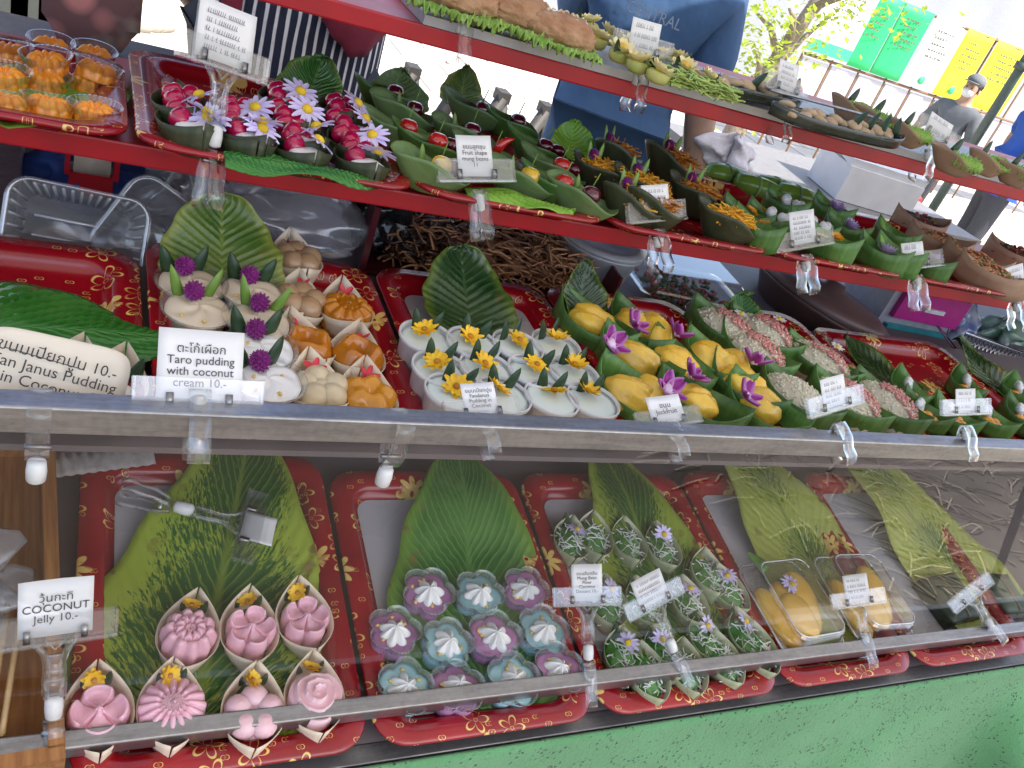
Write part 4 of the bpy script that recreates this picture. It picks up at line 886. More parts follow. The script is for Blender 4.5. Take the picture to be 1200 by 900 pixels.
# brown boats of fried topping
BB = [boat(.11, .07, .032, BOATBR, 2.6, .66, .2, 0, .001, 95 + i) for i in range(2)]
CRB = pm("golden fried crumbs", (.55, .32, .14), (.38, .18, .07), rough=.6, scale=200); CRD = pm("dark fried shreds", (.16, .06, .03), (.10, .035, .02), rough=.5, scale=200)
CRM1 = grains(260, lambda q: (lambda p: (p[0], p[1], p[2] + .006 + q.random() * .008))(dome(.095, .06, .028, q, .92)), .0032, CRB, 101)
CRM2 = strands(170, lambda q: (lambda p: (p[0], p[1], p[2] + .008))(dome(.09, .058, .026, q, .9)), .0014, CRD, 102, 4, .022, .02)
CHP = pm("red chilli slices", (.45, .03, .02), rough=.3, coat=.4); CHG = pm("green herb bits", (.10, .16, .04), rough=.5)
BITS = lambda m_, s: grains(14, lambda q: (lambda p: (p[0], p[1], p[2] + .013))(dome(.08, .05, .028, q, .8)), .0045, m_, s)
BR1, BR2 = BITS(CHP, 5), BITS(CHG, 6)
MND = G().ball((0, 0, .022), (.026, .042, .015), 16, 10).me("mound", CRB); MND2 = G().ball((0, 0, .022), (.026, .042, .014), 16, 10).me("mound", CRD)
for i, (x, y, k, yaw, lb) in enumerate(((1078, 262, 1, 1.2, "brown leaf boat of dark fried shreds at the back"), (1142, 308, 0, .8, "brown leaf boat heaped with golden crumbs and herbs"), (1100, 285, 0, .9, "brown leaf boat of crumbs behind the mauve flowers"), (1178, 335, 0, .6, "brown leaf boat of crumbs at the shelf corner"), (1190, 300, 1, .7, "brown leaf boat of shreds behind the last price clip"))):
    inst([P("leaf_boat", BB[i % 2]), P("mound", MND2 if k else MND, None, (P("crumbs", CRM2 if k else CRM1, None, (), True),)), P("chilli_bits", BR1, None, (), True), P("herb_bits", BR2, None, (), True)], "fried_topping_boat", frame(T3, a3(x, y, .03) - Vector((0, 0, .024)), yaw), lb, "dessert", "brown boats of fried topping")

# ------------------------------------------------------------------ tier four
BUN = pm("toasted bun", (.36, .16, .065), (.55, .32, .18), rough=.65, scale=45, bump=.8, bscale=160, bd=.003); 
def bun(seed):
    from mathutils import noise as nz
    r = random.Random(seed); a = r.random() * 6; of = Vector((seed * 5.1, 0, 0))
    return G().ball((0, 0, .018), (.043, .029, .019), 60, 36, lambda d: 1 + .10 * nz.noise(d * 4 + of) + .07 * nz.noise(d * 11 + of) + .05 * math.sin(4 * d.x + a) + (.04 * math.sin(9 * d.y + a) if d.z < 0 else 0)).me("bun", BUN)
SES = grains(26, lambda q: (lambda p: (p[0], p[1], p[2] + .019))(dome(.05, .08, .020, q, .7)), .0022, pm("pale seeds", (.75, .62, .4), rough=.6), 11)
def lettuce(L, W, seed, mat=None):
    r = random.Random(seed); a = r.random() * 6
    return G().sheet(lambda u, v: ((u - .5) * L, (v - .5) * W * (.5 + .5 * math.sin(math.pi * (.1 + .8 * u)) + .05 * math.sin(47 * u + a) + .04 * math.sin(83 * u)), .004 + .0030 * (math.sin(70 * u + a + 4 * v) + math.sin(113 * u + 2 * a)) * (2 * v - 1) ** 2 + .003 * math.sin(31 * v + 19 * u)), 110, 14).me("lettuce", mat or LETT, True, .0006)
LETT = pm("lettuce", (.22, .40, .05), (.34, .52, .12), rough=.5, scale=50)
for i, (x, y, s, lb) in enumerate(((535, 2, 1, "toasted bun at the picture top, left of the upper clip"), (605, 22, 1.05, "toasted bun with pale seeds on the top shelf"), (655, 42, .95, "smaller toasted bun beside the yellow pastries"), (575, 8, .9, "toasted bun behind the top shelf clip"))):
    inst([P("bread", bun(i), None, (P("seeds", SES, None, (), True),)), P("lettuce_leaf", lettuce(.10, .05, i), TR(-.004, -.022, .002))], "toasted_bun", frame(T4, at(x, y, T4, .020) - Vector((0, 0, .012)), -.15, 0, 0, s), lb, "bread", "toasted buns")
CUSF = petals(6, .004, .012, .012, pm("white icing petals", (.85, .80, .55), (.84, .68, .25), rough=.5, scale=90), .35, 2, 8); CUSC = G().ball((0, 0, .006), (.0095, .0095, .008), 12, 8).me("custard", pm("yellow custard", (.82, .52, .04), rough=.3, coat=.4, sss=.2))
PAST = G().lathe([(.010, 0), (.014, .004), (.0155, .012), (.012, .015)], 20, lambda t, i: 1 + .04 * math.cos(10 * t)).me("pastry", pm("pale pastry", (.55, .50, .16), (.35, .42, .10), rough=.6, scale=50))
CP = [(672, 34), (700, 46), (690, 28), (727, 62), (715, 42), (748, 74), (742, 55), (772, 86), (768, 66), (800, 82), (832, 96), (790, 70)]
CPL = ["beside the small bun", "left front of the upper card", "behind, near the small bun", "at the shelf edge left of the card", "behind the card, left", "under the upper card", "just behind the upper card", "at the shelf edge, right of the clip", "behind the card, right", "on the shredded lettuce", "alone at the right end by the dark boat", "at the back next to the dark boat"]
for i, ((x, y), l) in enumerate(zip(CP, CPL)):
    inst([P("pastry", PAST), P("icing_petals", CUSF, TR(0, 0, .015, R(15), 0, i, 1.25)), P("custard", CUSC, TR(0, 0, .014, s=.8)), P("leaf_tip", TIPS, TR(.010, .010, .014, 0, R(20)))], "custard_flower_pastry", frame(T4, at(x, y, T4, .022) - Vector((0, 0, .010)), i, 0, 0, .85), f"yellow and white flower pastry {l}", "pastry", "flower pastries on the top shelf")
SHL = strands(260, lambda q: (q.uniform(-.06, .06), q.uniform(-.018, .018), q.uniform(.004, .018)), .0012, pm("shredded lettuce", (.38, .52, .10), (.50, .62, .18), rough=.5), 21, 4, .02, .012)
put("lettuce_shreds", SHL, None, frame(T4, at(805, 106, T4, .010), -.1), "pile of shredded lettuce at the edge of the top shelf", "lettuce", None, "stuff")
# black boats of pale biscuits
BLK = pm("black lacquer boat", (.022, .028, .022), (.04, .05, .035), rough=.25, coat=.4); BLKR = pm("silver trimmed dark tray", (.05, .055, .045), rough=.3)
LB = boat(.26, .056, .013, BLK, 6, .8, .1, 0, .0015, 110)
BISC = pm("brown biscuits", (.40, .27, .15), (.50, .36, .22), rough=.6, scale=90, bump=.5, bscale=250)
def biscuit(): return G().ball((0, 0, 0), (.012, .009, .005), 12, 6, lambda d: 1 + .1 * math.sin(8 * d.x)).me("biscuit", BISC)
BSC = biscuit()
PINKB = G().ball((0, 0, .006), (.008, .008, .007), 10, 6).me("pink_flower", pm("pink flower bud", (.70, .20, .32), rough=.5))
for j, (x, y, yaw, lb, n) in enumerate(((868, 100, -1.35, "long black boat of biscuits with pink bud and leaf tips", 14), (985, 145, -1.45, "long dark silver-rimmed boat of biscuits, right of the first", 16))):
    ps = [P("boat", LB)] + [P("biscuit", BSC, TR(rnd.uniform(-.014, .014), -.105 + .210 * k / n, .012 + .004 * (k % 2), rnd.uniform(-.4, .4), rnd.uniform(-.4, .4), rnd.random() * 3)) for k in range(n)]
    ps += [P("leaf_tip", TIPD, TR(.008, .10 - .03 * k, .016, 0, R(-20 + 15 * k))) for k in range(4)]
    if not j: ps.append(P("pink_bud", PINKB, TR(0, .112, .016)))
    else: ps.append(P("rim_trim", G().tube([(-.029, -.11, .024), (-.0305, -.05, .024), (-.0305, .05, .024), (-.029, .11, .024)], .0018, 6).me("trim", RAIL)))
    inst(ps, "biscuit_boat", frame(T4, at(x, y, T4, .02) - Vector((0, 0, .012)), yaw), lb, "biscuits", "dark boats of biscuits")
BL = [leaf_cup(.075, .055, .026, BOATBR, 50 + i) for i in range(2)]
for i, (x, y, yaw, lb) in enumerate(((1000, 130, -.4, "brown dry leaf cup, leftmost on the top shelf's right half"), (1028, 142, -.6, "tall brown dry leaf cup before the grey fence cells"), (1066, 158, -.3, "brown dry leaf cup behind the right card"), (1120, 190, -.5, "brown dry leaf cup right of the right card"), (1158, 192, -.2, "brown dry leaf cup with dark leaf tip near the pole"), (1192, 205, -.4, "brown dry leaf cup at the right picture edge"))):
    inst([P("leaf_cup", BL[i % 2]), P("filling", MND, TR(0, 0, .008, s=.55)), P("lettuce_leaf", lettuce(.05, .03, i + 9), TR(.01, -.01, .022, R(25))), P("leaf_tip", TIPD, TR(-.006, .014, .03, 0, R(15)))], "dry_leaf_cup", frame(T4, at(x, y, T4, .024) - Vector((0, 0, .016)), yaw, 0, 0, .85), lb, "dessert", "dry leaf cups")

# ------------------------------------------------------------------ price clips
def clip_parts(card_me, letters, cardM, sh=0.0):
    D = Matrix.Translation((0, 0, -sh))
    j = G()
    prof = [(-.013, -.030), (-.0165, -.020), (-.0125, -.010), (-.0135, .004), (-.008, .016), (-.004, .022)]
    for sgn, off in ((1, 0), (-1, .003)):
        j.sheet(lambda u, v: ((v - .5) * .015, sgn * -prof[min(5, int(u * 5))][0] * -1 if sgn > 0 else -prof[min(5, int(u * 5))][0] * .9, prof[min(5, int(u * 5))][1]), 5, 1)
    jm = j.me("jaw", ACR, True, .0024)
    hinge = G().tube([(-.0085, 0, .012), (.0085, 0, .012)], .0022, 8).me("hinge", PINM)
    joint = G().lathe([(.0025, .024), (.0062, .026), (.0070, .034), (.0066, .042), (.003, .0445)], 14).me("joint", JOINT)
    nk = G()
    for sx in (-1, 1):
        nk.tube([(sx * .006, 0, .044), (sx * .0065, 0, .060), (sx * .0055, 0, .072), (sx * .008, 0, .084), (sx * .017, 0, .097)], [.0030, .0028, .0028, .0030, .0026], 8)
    for z in (.046, .058, .066, .080): nk.box((0, 0, z), (.012, .003, .0022))
    nk.box((0, 0, .063), (.010, .0012, .036)).tube([(-.007, 0, .094), (0, 0, .085), (.007, 0, .094)], .0015, 5)
    br = G().box((0, -.0026, .104), (.088, .0018, .023)).box((0, .0026, .104), (.088, .0018, .023)).box((0, 0, .0930), (.088, .0075, .0024)).box((-.0435, 0, .104), (.0022, .0062, .022)).box((.0435, 0, .104), (.0022, .0062, .022)).tube([(-.044, -.0042, .0925), (.044, -.0042, .0925)], .0018, 6)
    pn = lambda x: G().tube([(x, -.004, .097), (x, .004, .097)], .0022, 6).box((x, -.0035, .1), (.005, .001, .010)).me("spring_pin", PINM)
    ps = [P("jaw", jm), P("hinge_pin", hinge), P("joint", joint), P("neck", nk.me("neck", ACR, True), D), P("clamp_bar", br.me("bar", ACR, False), D), P("spring_pin", pn(-.020), D), P("spring_pin", pn(.020), D)]
    if sh > .045: ps = ps[:3] + ps[4:]
    if sh: ps[2] = P("joint", joint, TR(0, 0, -.022, s=.9)); cardM = D @ cardM if card_me else None
    if card_me: ps.append(P("card", card_me, cardM, ((P("lettering", letters, TR(0, -.0006, 0, R(90))),) if letters else ())))
    return ps
_cards = {}
def card_mesh(w_, h, mat=None, curl=.002):
    k = (w_, h, mat)
    if k not in _cards: _cards[k] = G().sheet(lambda u, v: ((u - .5) * w_, curl * math.sin(u * 3.14) * (v - .2), (v - .5) * h), 8, 4).me("card", mat or CARD, True, .0004)
    return _cards[k]
def scribble(w_, h, lines, seed):
    r = random.Random(seed); g = G()
    for l in range(lines):
        z = h * (.38 - .76 * l / max(1, lines - 1)); x = -w_ * .40; end = w_ * r.uniform(.15, .42)
        while x < end:
            ln = r.uniform(.0012, .0026); hh = h / lines * .28
            g.add([(x, -.0002, z - hh * r.random()), (x + ln * .5, -.0002, z + hh), (x + ln * .5 + .0004, -.0002, z + hh), (x + .0005, -.0002, z - hh)], [(0, 3, 2, 1)])
            g.add([(x, -.0002, z - hh), (x + ln, -.0002, z - hh * .8), (x + ln, -.0002, z - hh * .8 + .0005), (x, -.0002, z - hh + .0005)], [(0, 1, 2, 3)])
            x += ln + (r.random() < .2) * .002 + .0003
    me = g.me("lettering", GREYINK, False)
    me.transform(Matrix.Rotation(R(-90), 4, 'X')); return me
CL = [  # rail/shelf, picture x,y of the clip's foot, yaw, tilt back, roll, scale, card size, words or None, label
    ('r1', 62, 873, .10, 22, 0, 1.0, (.052, .047), "วุ้นกะทิ\nCOCONUT\nJelly 10.-", "clip with the coconut jelly price card at bottom left"),
    ('r1', 690, 797, -.25, 40, -14, .86, (.040, .046), "ขนมลืมกลืน\nMung Bean\nFlour\nCoconut\nDessert 10.-", "clip with the mung bean dessert card"),
    ('r1', 797, 783, .15, 40, -26, .86, (.046, .040), 4, "leaning clip with pale blue-white card over the green sweets"),
    ('r1', 1015, 758, -.2, 42, -20, .86, (.040, .042), 4, "clip with cream card over the mango boxes"),
    ('r1', 1162, 735, .2, 44, -40, .86, None, None, "empty leaning clip over the dark leaf packet"),
    ('r2', 232, 492, .02, 35, 0, 1.05, (.058, .052), "ตะโก้เผือก\nTaro pudding\nwith coconut\ncream 10.-", "clip with the taro pudding card on the upper rail"),
    ('r2', 570, 505, 0, 60, -8, .8, (.040, .038), "ขนมเปียกปูน\nFandanus\nPudding in\nCoconut", "clip with the pudding card low behind the upper rail"),
    ('r2', 790, 512, -.05, 60, -14, .8, (.046, .036), "ขนุน\nJackfruit", "clip with the jackfruit card behind the upper rail"),
    ('r2', 985, 515, .1, 35, -16, .9, (.038, .036), 4, "clip with slanted card before the sticky rice"),
    ('r2', 1132, 516, -.1, 35, -10, .84, (.036, .032), 3, "clip with small card before the heart sweets"),
    ('r3', 246, 205, .35, 25, 12, 1.0, (.056, .050), 5, "large clear clip leaning over the ruby sweets"),
    ('r3', 562, 248, .1, 35, -8, 1.0, (.040, .042), "ขนมลูกชุบ\nFruit shape\nmung beans\n11", "clip with the fruit shape card on the red shelf"),
    ('r3', 772, 290, .2, 32, -8, 1.0, (.042, .036), 4, "tilted clip before the golden thread sweets"),
    ('r3', 945, 318, 0, 30, -18, 1.0, (.038, .042), 5, "upright clip with card among the white hearts"),
    ('r3', 1075, 340, -.15, 35, -20, 1.0, (.034, .032), 2, "slanted clip before the mauve flower boats"),
    ('r3', 1192, 365, .1, 30, -20, 1.0, (.040, .036), 3, "last clip at the right end of the red shelf"),
    ('r4', 540, 40, .1, 20, 0, 1.0, (.044, .034), 4, "clip before the buns at the top of the picture"),
    ('r4', 745, 100, .15, 18, 0, 1.0, (.044, .034), 3, "clip with card over the flower pastries"),
    ('r4', 915, 140, .2, 25, 4, 1.0, (.042, .034), 4, "clip before the dark biscuit boats"),
    ('r4', 1085, 188, -.1, 22, 10, 1.0, (.050, .026), 2, "clip with wide card before the dry leaf cups"),
]
RY = dict(r1=.457, r2=.530, r3=.764, r4=.873)
for i, (rl, x, y, yaw, tilt, roll, s, cs, wd, lb) in enumerate(CL):
    p = aty(x, y, RY[rl])
    letters = None; cm = None; cM = None
    if cs:
        cm = card_mesh(*cs); h = cs[1]; cM = TR(0, 0, .098 + h / 2)
        if isinstance(wd, str):
            n = wd.count("\n") + 1; sz = min(h / (n * 1.05) * .92, cs[0] / (max(len(q) for q in wd.split("\n")) * .56) * .98); letters = text_mesh(wd, sz, INK)
        elif wd: letters = scribble(cs[0] * .92, cs[1] * .8, wd, i)
    M = Matrix.Translation(p) @ Matrix.Rotation(yaw, 4, 'Z') @ Matrix.Rotation(R(roll), 4, 'Y') @ Matrix.Rotation(R(-tilt), 4, 'X') @ Matrix.Diagonal((s, s, s, 1))
    inst(clip_parts(cm, letters, cM, {'r1': .0 if i < 3 else .03, 'r2': .086 if i == 5 else .055 if i in (8, 9) else .098, 'r3': 0 if i == 10 else .062, 'r4': .062}[rl] if i not in (6, 7) else .078), "price_clip", M, lb, "price clip", "clear price clips")
# two bare clip feet hooked on the upper rail, one clip lying on a leaf
for x, y, lb in ((45, 508, "bare clip foot under the upper rail, far left"), (462, 522, "clear clip foot hanging under the upper rail with white tab")):
    inst(clip_parts(None, None, None)[:3], "price_clip", Matrix.Translation(aty(x, y, .524)) @ Matrix.Rotation(R(180), 4, 'X'), lb, "price clip", "clear price clips")
inst(clip_parts(card_mesh(.036, .034), None, TR(0, 0, .112)), "price_clip", frame(T1, at(175, 585, T1, .046), -1.85, R(-95)), "clip lying on the patterned leaf, its card face down", "price clip", "clear price clips")
# handwritten oval card
def ovalcard():
    def fn(u, v):
        a = 2 * math.pi * v; c, s = math.cos(a), math.sin(a); q = u
        return (.062 * q * abs(c) ** .32 * (1 if c > 0 else -1), -.0004 + .004 * (q * c) ** 2, .034 * q * abs(s) ** .45 * (1 if s > 0 else -1))
    me = G().sheet(fn, 6, 64, True).me("card", CARDY, True, .0005)
    ln = G().box((-.010, -.0015, .0075), (.066, .0006, .0008), Matrix.Rotation(R(5), 3, 'Y')).me("underline", INK, False)
    tx = text_mesh("ขนมเปียกปูน 10.-\nTan Janus Pudding\nin Coconut C", .0145, INK)
    inst([P("card", me, None, (P("lettering", tx, TR(.0, -.0055, .000, R(90), R(4))), P("underline", ln, TR(0, -.003, .004))))], "handwritten_card", Matrix.Translation(aty(64, 438, .562)) @ Matrix.Rotation(R(-38), 4, 'X') @ Matrix.Rotation(R(9), 4, 'Y') @ Matrix.Diagonal((.78, .78, .78, 1)), "handwritten cream oval card for the Tan Janus pudding", "price card")
ovalcard()
# ------------------------------------------------------------------ things kept behind tier two, under the red shelf
PB = (.90, -.50, 0.0)                            # board behind the second tier
put("back_board", slab(PB, .905, 1.45, -.015, 0).me("board", BOARD, False), stall)
TUBM = clear("ribbed tub plastic", k=2.2, base=.10, rough=.12, haze=.10)
def ribbed_tub(w_, d, h):
    lp = [rrect(w_ * .72, d * .72, .012, 0, 6), rrect(w_ * .74, d * .74, .014, .003, 6), rrect(w_ * .92, d * .92, .018, h * .85, 6), rrect(w_ * .93, d * .93, .018, h, 6), rrect(w_, d, .022, h, 6), rrect(w_, d, .022, h - .004, 6)]
    k = len(lp[0]); g = G(); g.add([p for l in lp for p in l], [(i * k + j, i * k + (j + 1) % k, (i + 1) * k + (j + 1) % k, (i + 1) * k + j) for i in range(len(lp) - 1) for j in range(k)] + [tuple(range(k))])
    return g.me("tub_shell", TUBM, True, .0005)
def ribs(w_, d, h):
    g = G()
    for k in range(13):
        x = (k / 12 - .5) * w_ * .62
        for sy in (-1, 1): g.tube([(x, sy * d * .36, .004), (x * 1.25, sy * d * .455, h * .85)], .0016, 5)
    for k in range(8):
        y = (k / 7 - .5) * d * .6
        for sx in (-1, 1): g.tube([(sx * w_ * .36, y, .004), (sx * w_ * .455, y * 1.25, h * .85)], .0016, 5)
    for k in range(3): g.tube([(-w_ * .3, (k - 1) * d * .18, .003), (w_ * .3, (k - 1) * d * .18, .003)], .0018, 5)
    return g.me("ribs", clear("rib plastic", k=2.5, base=.25, rough=.15, haze=.30), True)
p = aty(88, 284, .885)
inst([P("tub_shell", ribbed_tub(.132, .110, .034)), P("ribs", ribs(.132, .110, .034))], "ribbed_food_tub", Matrix.Translation(p) @ Matrix.Rotation(R(62), 4, 'X') @ Matrix.Rotation(R(-4), 4, 'Z'), "open clear ribbed food tub standing behind the left tray", "food tub")
inst([P("lid_shell", ribbed_tub(.11, .10, .018)), P("rim_bead", G().tube(rrect(.11, .10, .022, .018) + [rrect(.11, .10, .022, .018)[0]], .0016, 5).me("bead", PET))], "clear_lid", Matrix.Translation(aty(186, 278, .885)) @ Matrix.Rotation(R(70), 4, 'X') @ Matrix.Rotation(R(-30), 4, 'Z'), "clear plastic lid leaning right of the ribbed tub", "lid")
def crumple(w_, d, h, mat, seed, n=22, amp=.018):
    from mathutils import noise as nz
    def fn(u, v):
        a = 2 * math.pi * v; q = math.sin(math.pi * (.03 + .94 * u)) ** .6; z = h * u
        c = Vector((math.cos(a) * 1.7 + seed * 3, math.sin(a) * 1.7, u * 3.5)); k = 1 + amp / w_ * 6 * nz.noise(c) + .10 * nz.noise(c * 4)
        return (w_ / 2 * q * k * math.cos(a), d / 2 * q * k * math.sin(a), z + .08 * h * nz.noise(c * 2))
    return G().sheet(fn, n, 40, True).me("film", mat, True)
BLUEB = pm("blue cloth", (.012, .035, .16), (.02, .06, .24), rough=.7, scale=20); BLKB = pm("black bag film", (.012, .012, .014), rough=.22, coat=.3); GREYB = pm("grey cloth", (.34, .32, .31), rough=.8, scale=30)
for x, y, y_, w_, d, h, mt, lb, sd in ((100, 258, 1.02, .12, .08, .075, BLUEB, "crumpled blue cloth behind the clear tub", 1), (335, 292, .98, .22, .10, .085, BAGM, "crumpled clear bag under the red shelf, centre left", 2), (300, 265, 1.16, .20, .10, .10, BAGM, "milky plastic bag far under the red shelf", 3),
                                      (432, 298, 1.0, .075, .06, .11, BLKB, "folded black bag beside the clear bag", 4), (205, 275, .99, .10, .07, .09, BAGM, "clear bag right of the plastic lid", 5), (215, 250, 1.08, .07, .06, .10, BLKB, "black bag behind the clear lid", 9)):
    q = aty(x, y, y_); q.z = max(q.z, CZ - .50); inst([P("film", crumple(w_, d, h, mt, sd))], "crumpled_bag", Matrix.Translation(q), lb, "bag", "bags under the shelf")
# red tape dispenser
q = aty(104, 245, .985); q.z = CZ - .5
REDPL = pm("red plastic", (.42, .012, .02), rough=.3, var=.02)
inst([P("body", G().box((0, 0, .055), (.044, .02, .03)).box((-.024, .0, .080), (.005, .03, .03)).box((.024, 0, .080), (.006, .03, .03)).me("body", REDPL, False)), P("tape_roll", G().lathe([(.011, -.018), (.021, -.018), (.021, .018), (.011, .018)], 24).mv(Matrix.Rotation(R(90), 4, 'Y')).mv(Matrix.Translation((0, 0, .085))).me("roll", pm("brown tape", (.55, .45, .36), rough=.3))), P("blade", G().box((0, -.018, .098), (.045, .012, .0015)).me("blade", PINM, False))],
     "tape_dispenser", Matrix.Translation(q), "red tape dispenser behind the clear tub", "tape dispenser")
# tray of fried shreds
q = aty(560, 312, 1.0)
FRY = pm("fried brown shreds", (.56, .29, .14), (.38, .17, .075), rough=.55, scale=120)
fr = strands(800, lambda k: (k.uniform(-.15, .15), k.uniform(-.06, .06), .012 + .05 * k.random() ** 2), .0018, FRY, 7, 5, .04, .03)
frd = strands(200, lambda k: (k.uniform(-.15, -.05), k.uniform(-.06, .05), .02 + .045 * k.random() ** 2), .0022, pm("dark fried chilli", (.07, .03, .018), rough=.4, coat=.3), 8, 5, .03, .03)
inst([P("container", G().box((0, 0, .002), (.36, .16, .004)).box((-.178, 0, .045), (.008, .16, .09)).box((.178, 0, .03), (.004, .16, .06)).box((0, .078, .03), (.35, .004, .06)).me("container", pm("maroon tub", (.10, .012, .018), rough=.3), False)), P("fried_shreds", fr, None, (), True), P("fried_chilli", frd, None, (), True)],
     "fried_shred_tub", Matrix.Translation(q) @ Matrix.Rotation(-.1, 4, 'Z'), "maroon tub of brown fried shreds under the red shelf", "food tub")
# milky round tub, clear oblong boxes, dark basin
MILK = clear("milky plastic", tint=(.80, .78, .75), k=1.2, base=.03, rough=.3, haze=.45)
q = aty(690, 322, 1.0); inst([P("tub", G().lathe([(.05, 0), (.062, .05), (.066, .052), (.066, .056)], 36, None, True, False).me("tub", MILK, True, .001)), P("lid", G().lathe([(.067, .056), (.068, .062), (.05, .064), (.048, .061)], 36).me("lid", MILK))], "round_tub", Matrix.Translation(q), "milky round lidded tub under the red shelf", "food tub")
q = aty(790, 352, 1.0)
inst([P("box", clambox(.20, .13, .065)), P("salad", grains(150, lambda k: (k.uniform(-.07, .07), k.uniform(-.04, .04), .008 + .02 * k.random()), .006, CHG, 31), None, (), True), P("chilli", grains(60, lambda k: (k.uniform(-.07, .07), k.uniform(-.04, .04), .012 + .02 * k.random()), .006, CHP, 32), None, (), True)], "oblong_food_box", Matrix.Translation(q) @ Matrix.Rotation(-.12, 4, 'Z'), "clear oblong box of chopped salad under the red shelf", "food box")
BASIN = pm("dark brown basin", (.15, .085, .075), rough=.4, scale=12)
q = aty(935, 392, 1.02); inst([P("bowl", G().lathe([(.09, 0), (.13, .07), (.14, .075), (.14, .08), (.128, .076), (.088, .006)], 40).me("bowl", BASIN)), P("lid", G().lathe([(.141, .081), (.10, .098), (.02, .106), (.018, .116), (.004, .118)], 40).me("lid", BASIN))], "lidded_basin", Matrix.Translation(q) @ Matrix.Rotation(R(10), 4, 'Y'), "dark brown lidded basin under the red shelf", "basin")
# drawer box pink and teal
q = aty(1030, 400, 1.06)
W_, H_ = .20, .16
dr = [P("case", G().box((0, .002, H_ / 2), (W_, .12, H_)).me("case", pm("grey drawer case", (.42, .40, .44), rough=.4), False))]
for k, (c, nm) in enumerate((((.02, .36, .40), "teal drawer"), ((.52, .02, .25), "pink drawer"))):
    dr.append(P("drawer", G().box((0, -.064, .042 + k * .074), (W_ - .035, .012, .058)).me("drawer", pm(nm, c, rough=.35), False), None, (P("handle", G().box((0, -.073, .042 + k * .074), (.05, .006, .008)).me("handle", pm("white handle", (.7, .7, .7), rough=.4), False)),), False, nm))
inst(dr, "drawer_box", Matrix.Translation(q) @ Matrix.Rotation(-.1, 4, 'Z'), "grey drawer box with pink and teal fronts under the shelf", "drawer box")
q = aty(1100, 402, 1.02); inst([P("wrapper", crumple(.09, .07, .10, pm("blue white wrapper", (.04, .09, .32), (.55, .58, .62), rough=.25, scale=40, coat=.4), 6)), P("seal", G().box((0, 0, .103), (.05, .004, .02)).me("seal", pm("silver seal", (.6, .6, .62), rough=.3, metal=.8), False))], "snack_packet", Matrix.Translation(q), "shiny blue and white packet beside the drawer box", "packet")
q = aty(1160, 410, 1.02); inst([P("wrapper", crumple(.10, .06, .08, pm("green white wrapper", (.50, .55, .50), (.08, .25, .10), rough=.3, scale=30, coat=.4), 7)), P("seal", G().box((0, 0, .083), (.05, .004, .02)).me("seal", pm("white seal", (.7, .7, .7), rough=.4), False))], "snack_packet", Matrix.Translation(q), "green and white packet behind the silver basket", "packet")
# silver mesh basket
q = aty(1150, 455, .90); g = G()
for k in range(26):
    a = (k / 25 - .5) * .22
    for s in (-1, 1): g.tube([(a, -.05, .0), (a + s * .03, -.06, .075)], .0013, 4)
    for s in (-1, 1): g.tube([(a, .05, .0), (a + s * .03, .06, .075)], .0013, 4)
CHR = pm("shiny wire", (.75, .75, .76), rough=.15, metal=1)
inst([P("wire_wall", g.me("wire_wall", CHR, True), None, (), True), P("rim", G().tube([(-.13, -.06, .076), (.13, -.06, .076), (.13, .06, .076), (-.13, .06, .076), (-.13, -.06, .076)], .003, 6).me("rim", CHR)), P("base", G().box((0, 0, 0), (.24, .11, .003)).me("base", CHR, False))], "wire_basket", Matrix.Translation(q) @ Matrix.Rotation(-.45, 4, 'Z'), "silver wire basket at the right end behind tier two", "basket")

# wooden box and bag at bottom left, paper brush strip
WOOD = pm("varnished wood", (.36, .15, .05), (.26, .10, .03), rough=.35, scale=18, coat=.3)
def wmat():
    mt, t, b, o = new_mat("grained wood"); g_ = N(t); co = g_.coord(); mp = g_.node("ShaderNodeMapping"); mp.inputs["Scale"].default_value = (18, 1.2, 18); t.links.new(co, mp.inputs[0])
    f = g_.noise(9, 6, mp.outputs[0], .6); t.links.new(g_.mix(g_.ramp(f, .35, .65), (.42, .19, .06), (.24, .09, .025)), b.inputs["Base Color"]); b.inputs["Roughness"].default_value = .4; g_.bump(f, .3, .001, b); return mt
WD = wmat()
ps = []
for nm, c, sz in (("side_board", (.078, 0, .022), (.012, .33, .044)), ("side_board", (-.13, 0, .022), (.012, .33, .044)), ("end_board", (-.026, .169, .022), (.22, .012, .044)), ("end_board", (-.026, -.169, .022), (.22, .012, .044)), ("bottom_board", (-.026, 0, .003), (.20, .326, .005))):
    me = G().box(c, sz).me(nm, WD, False); ps.append(P(nm, me))
inst(ps, "wooden_box", frame(T1, on(T1, -.075, .61, .004), R(4)), "shallow wooden box at the bottom left corner", "box")
inst([P("film", crumple(.13, .13, .07, BAGM, 8)), P("handle", G().tube([(.02, .03, .05), (.035, .05, .085), (.045, .06, .10)], [.010, .008, .005], 8).me("handle", BAGM))], "crumpled_bag", frame(T1, on(T1, -.09, .60, .012)), "crumpled clear bag in the wooden box", "bag", "bags under the shelf")
for k in range(7):
    a = on(T1, -.085 + .010 * k, .47 + .004 * (k % 3), .03 + .004 * (k % 2))
    put("skewer", G().tube([(0, 0, 0), (.006, .11, .02)], .0026, 6).me("skewer", pm("bamboo", (.62, .42, .20), (.5, .32, .14), rough=.45)), None, Matrix.Translation(a), f"bamboo skewer leaning in the wooden box, {ORD[k]} from left", "skewer", "bamboo skewers")
put("corrugated_pad", G().sheet(lambda u, v: ((u - .5) * .10, (v - .5) * .05, .0025 * math.sin(u * 60) * (1 if v > .4 else .4) + .004 * math.sin(v * 5)), 60, 10).me("pad", pm("grey pulp", (.30, .26, .24), (.42, .37, .34), rough=.9, scale=120, bump=.6, bscale=300), True, .0012), None, frame(T1, at(118, 530, T1, .03), .2), "grey pulp pad lying behind the wooden box edge", "pad")

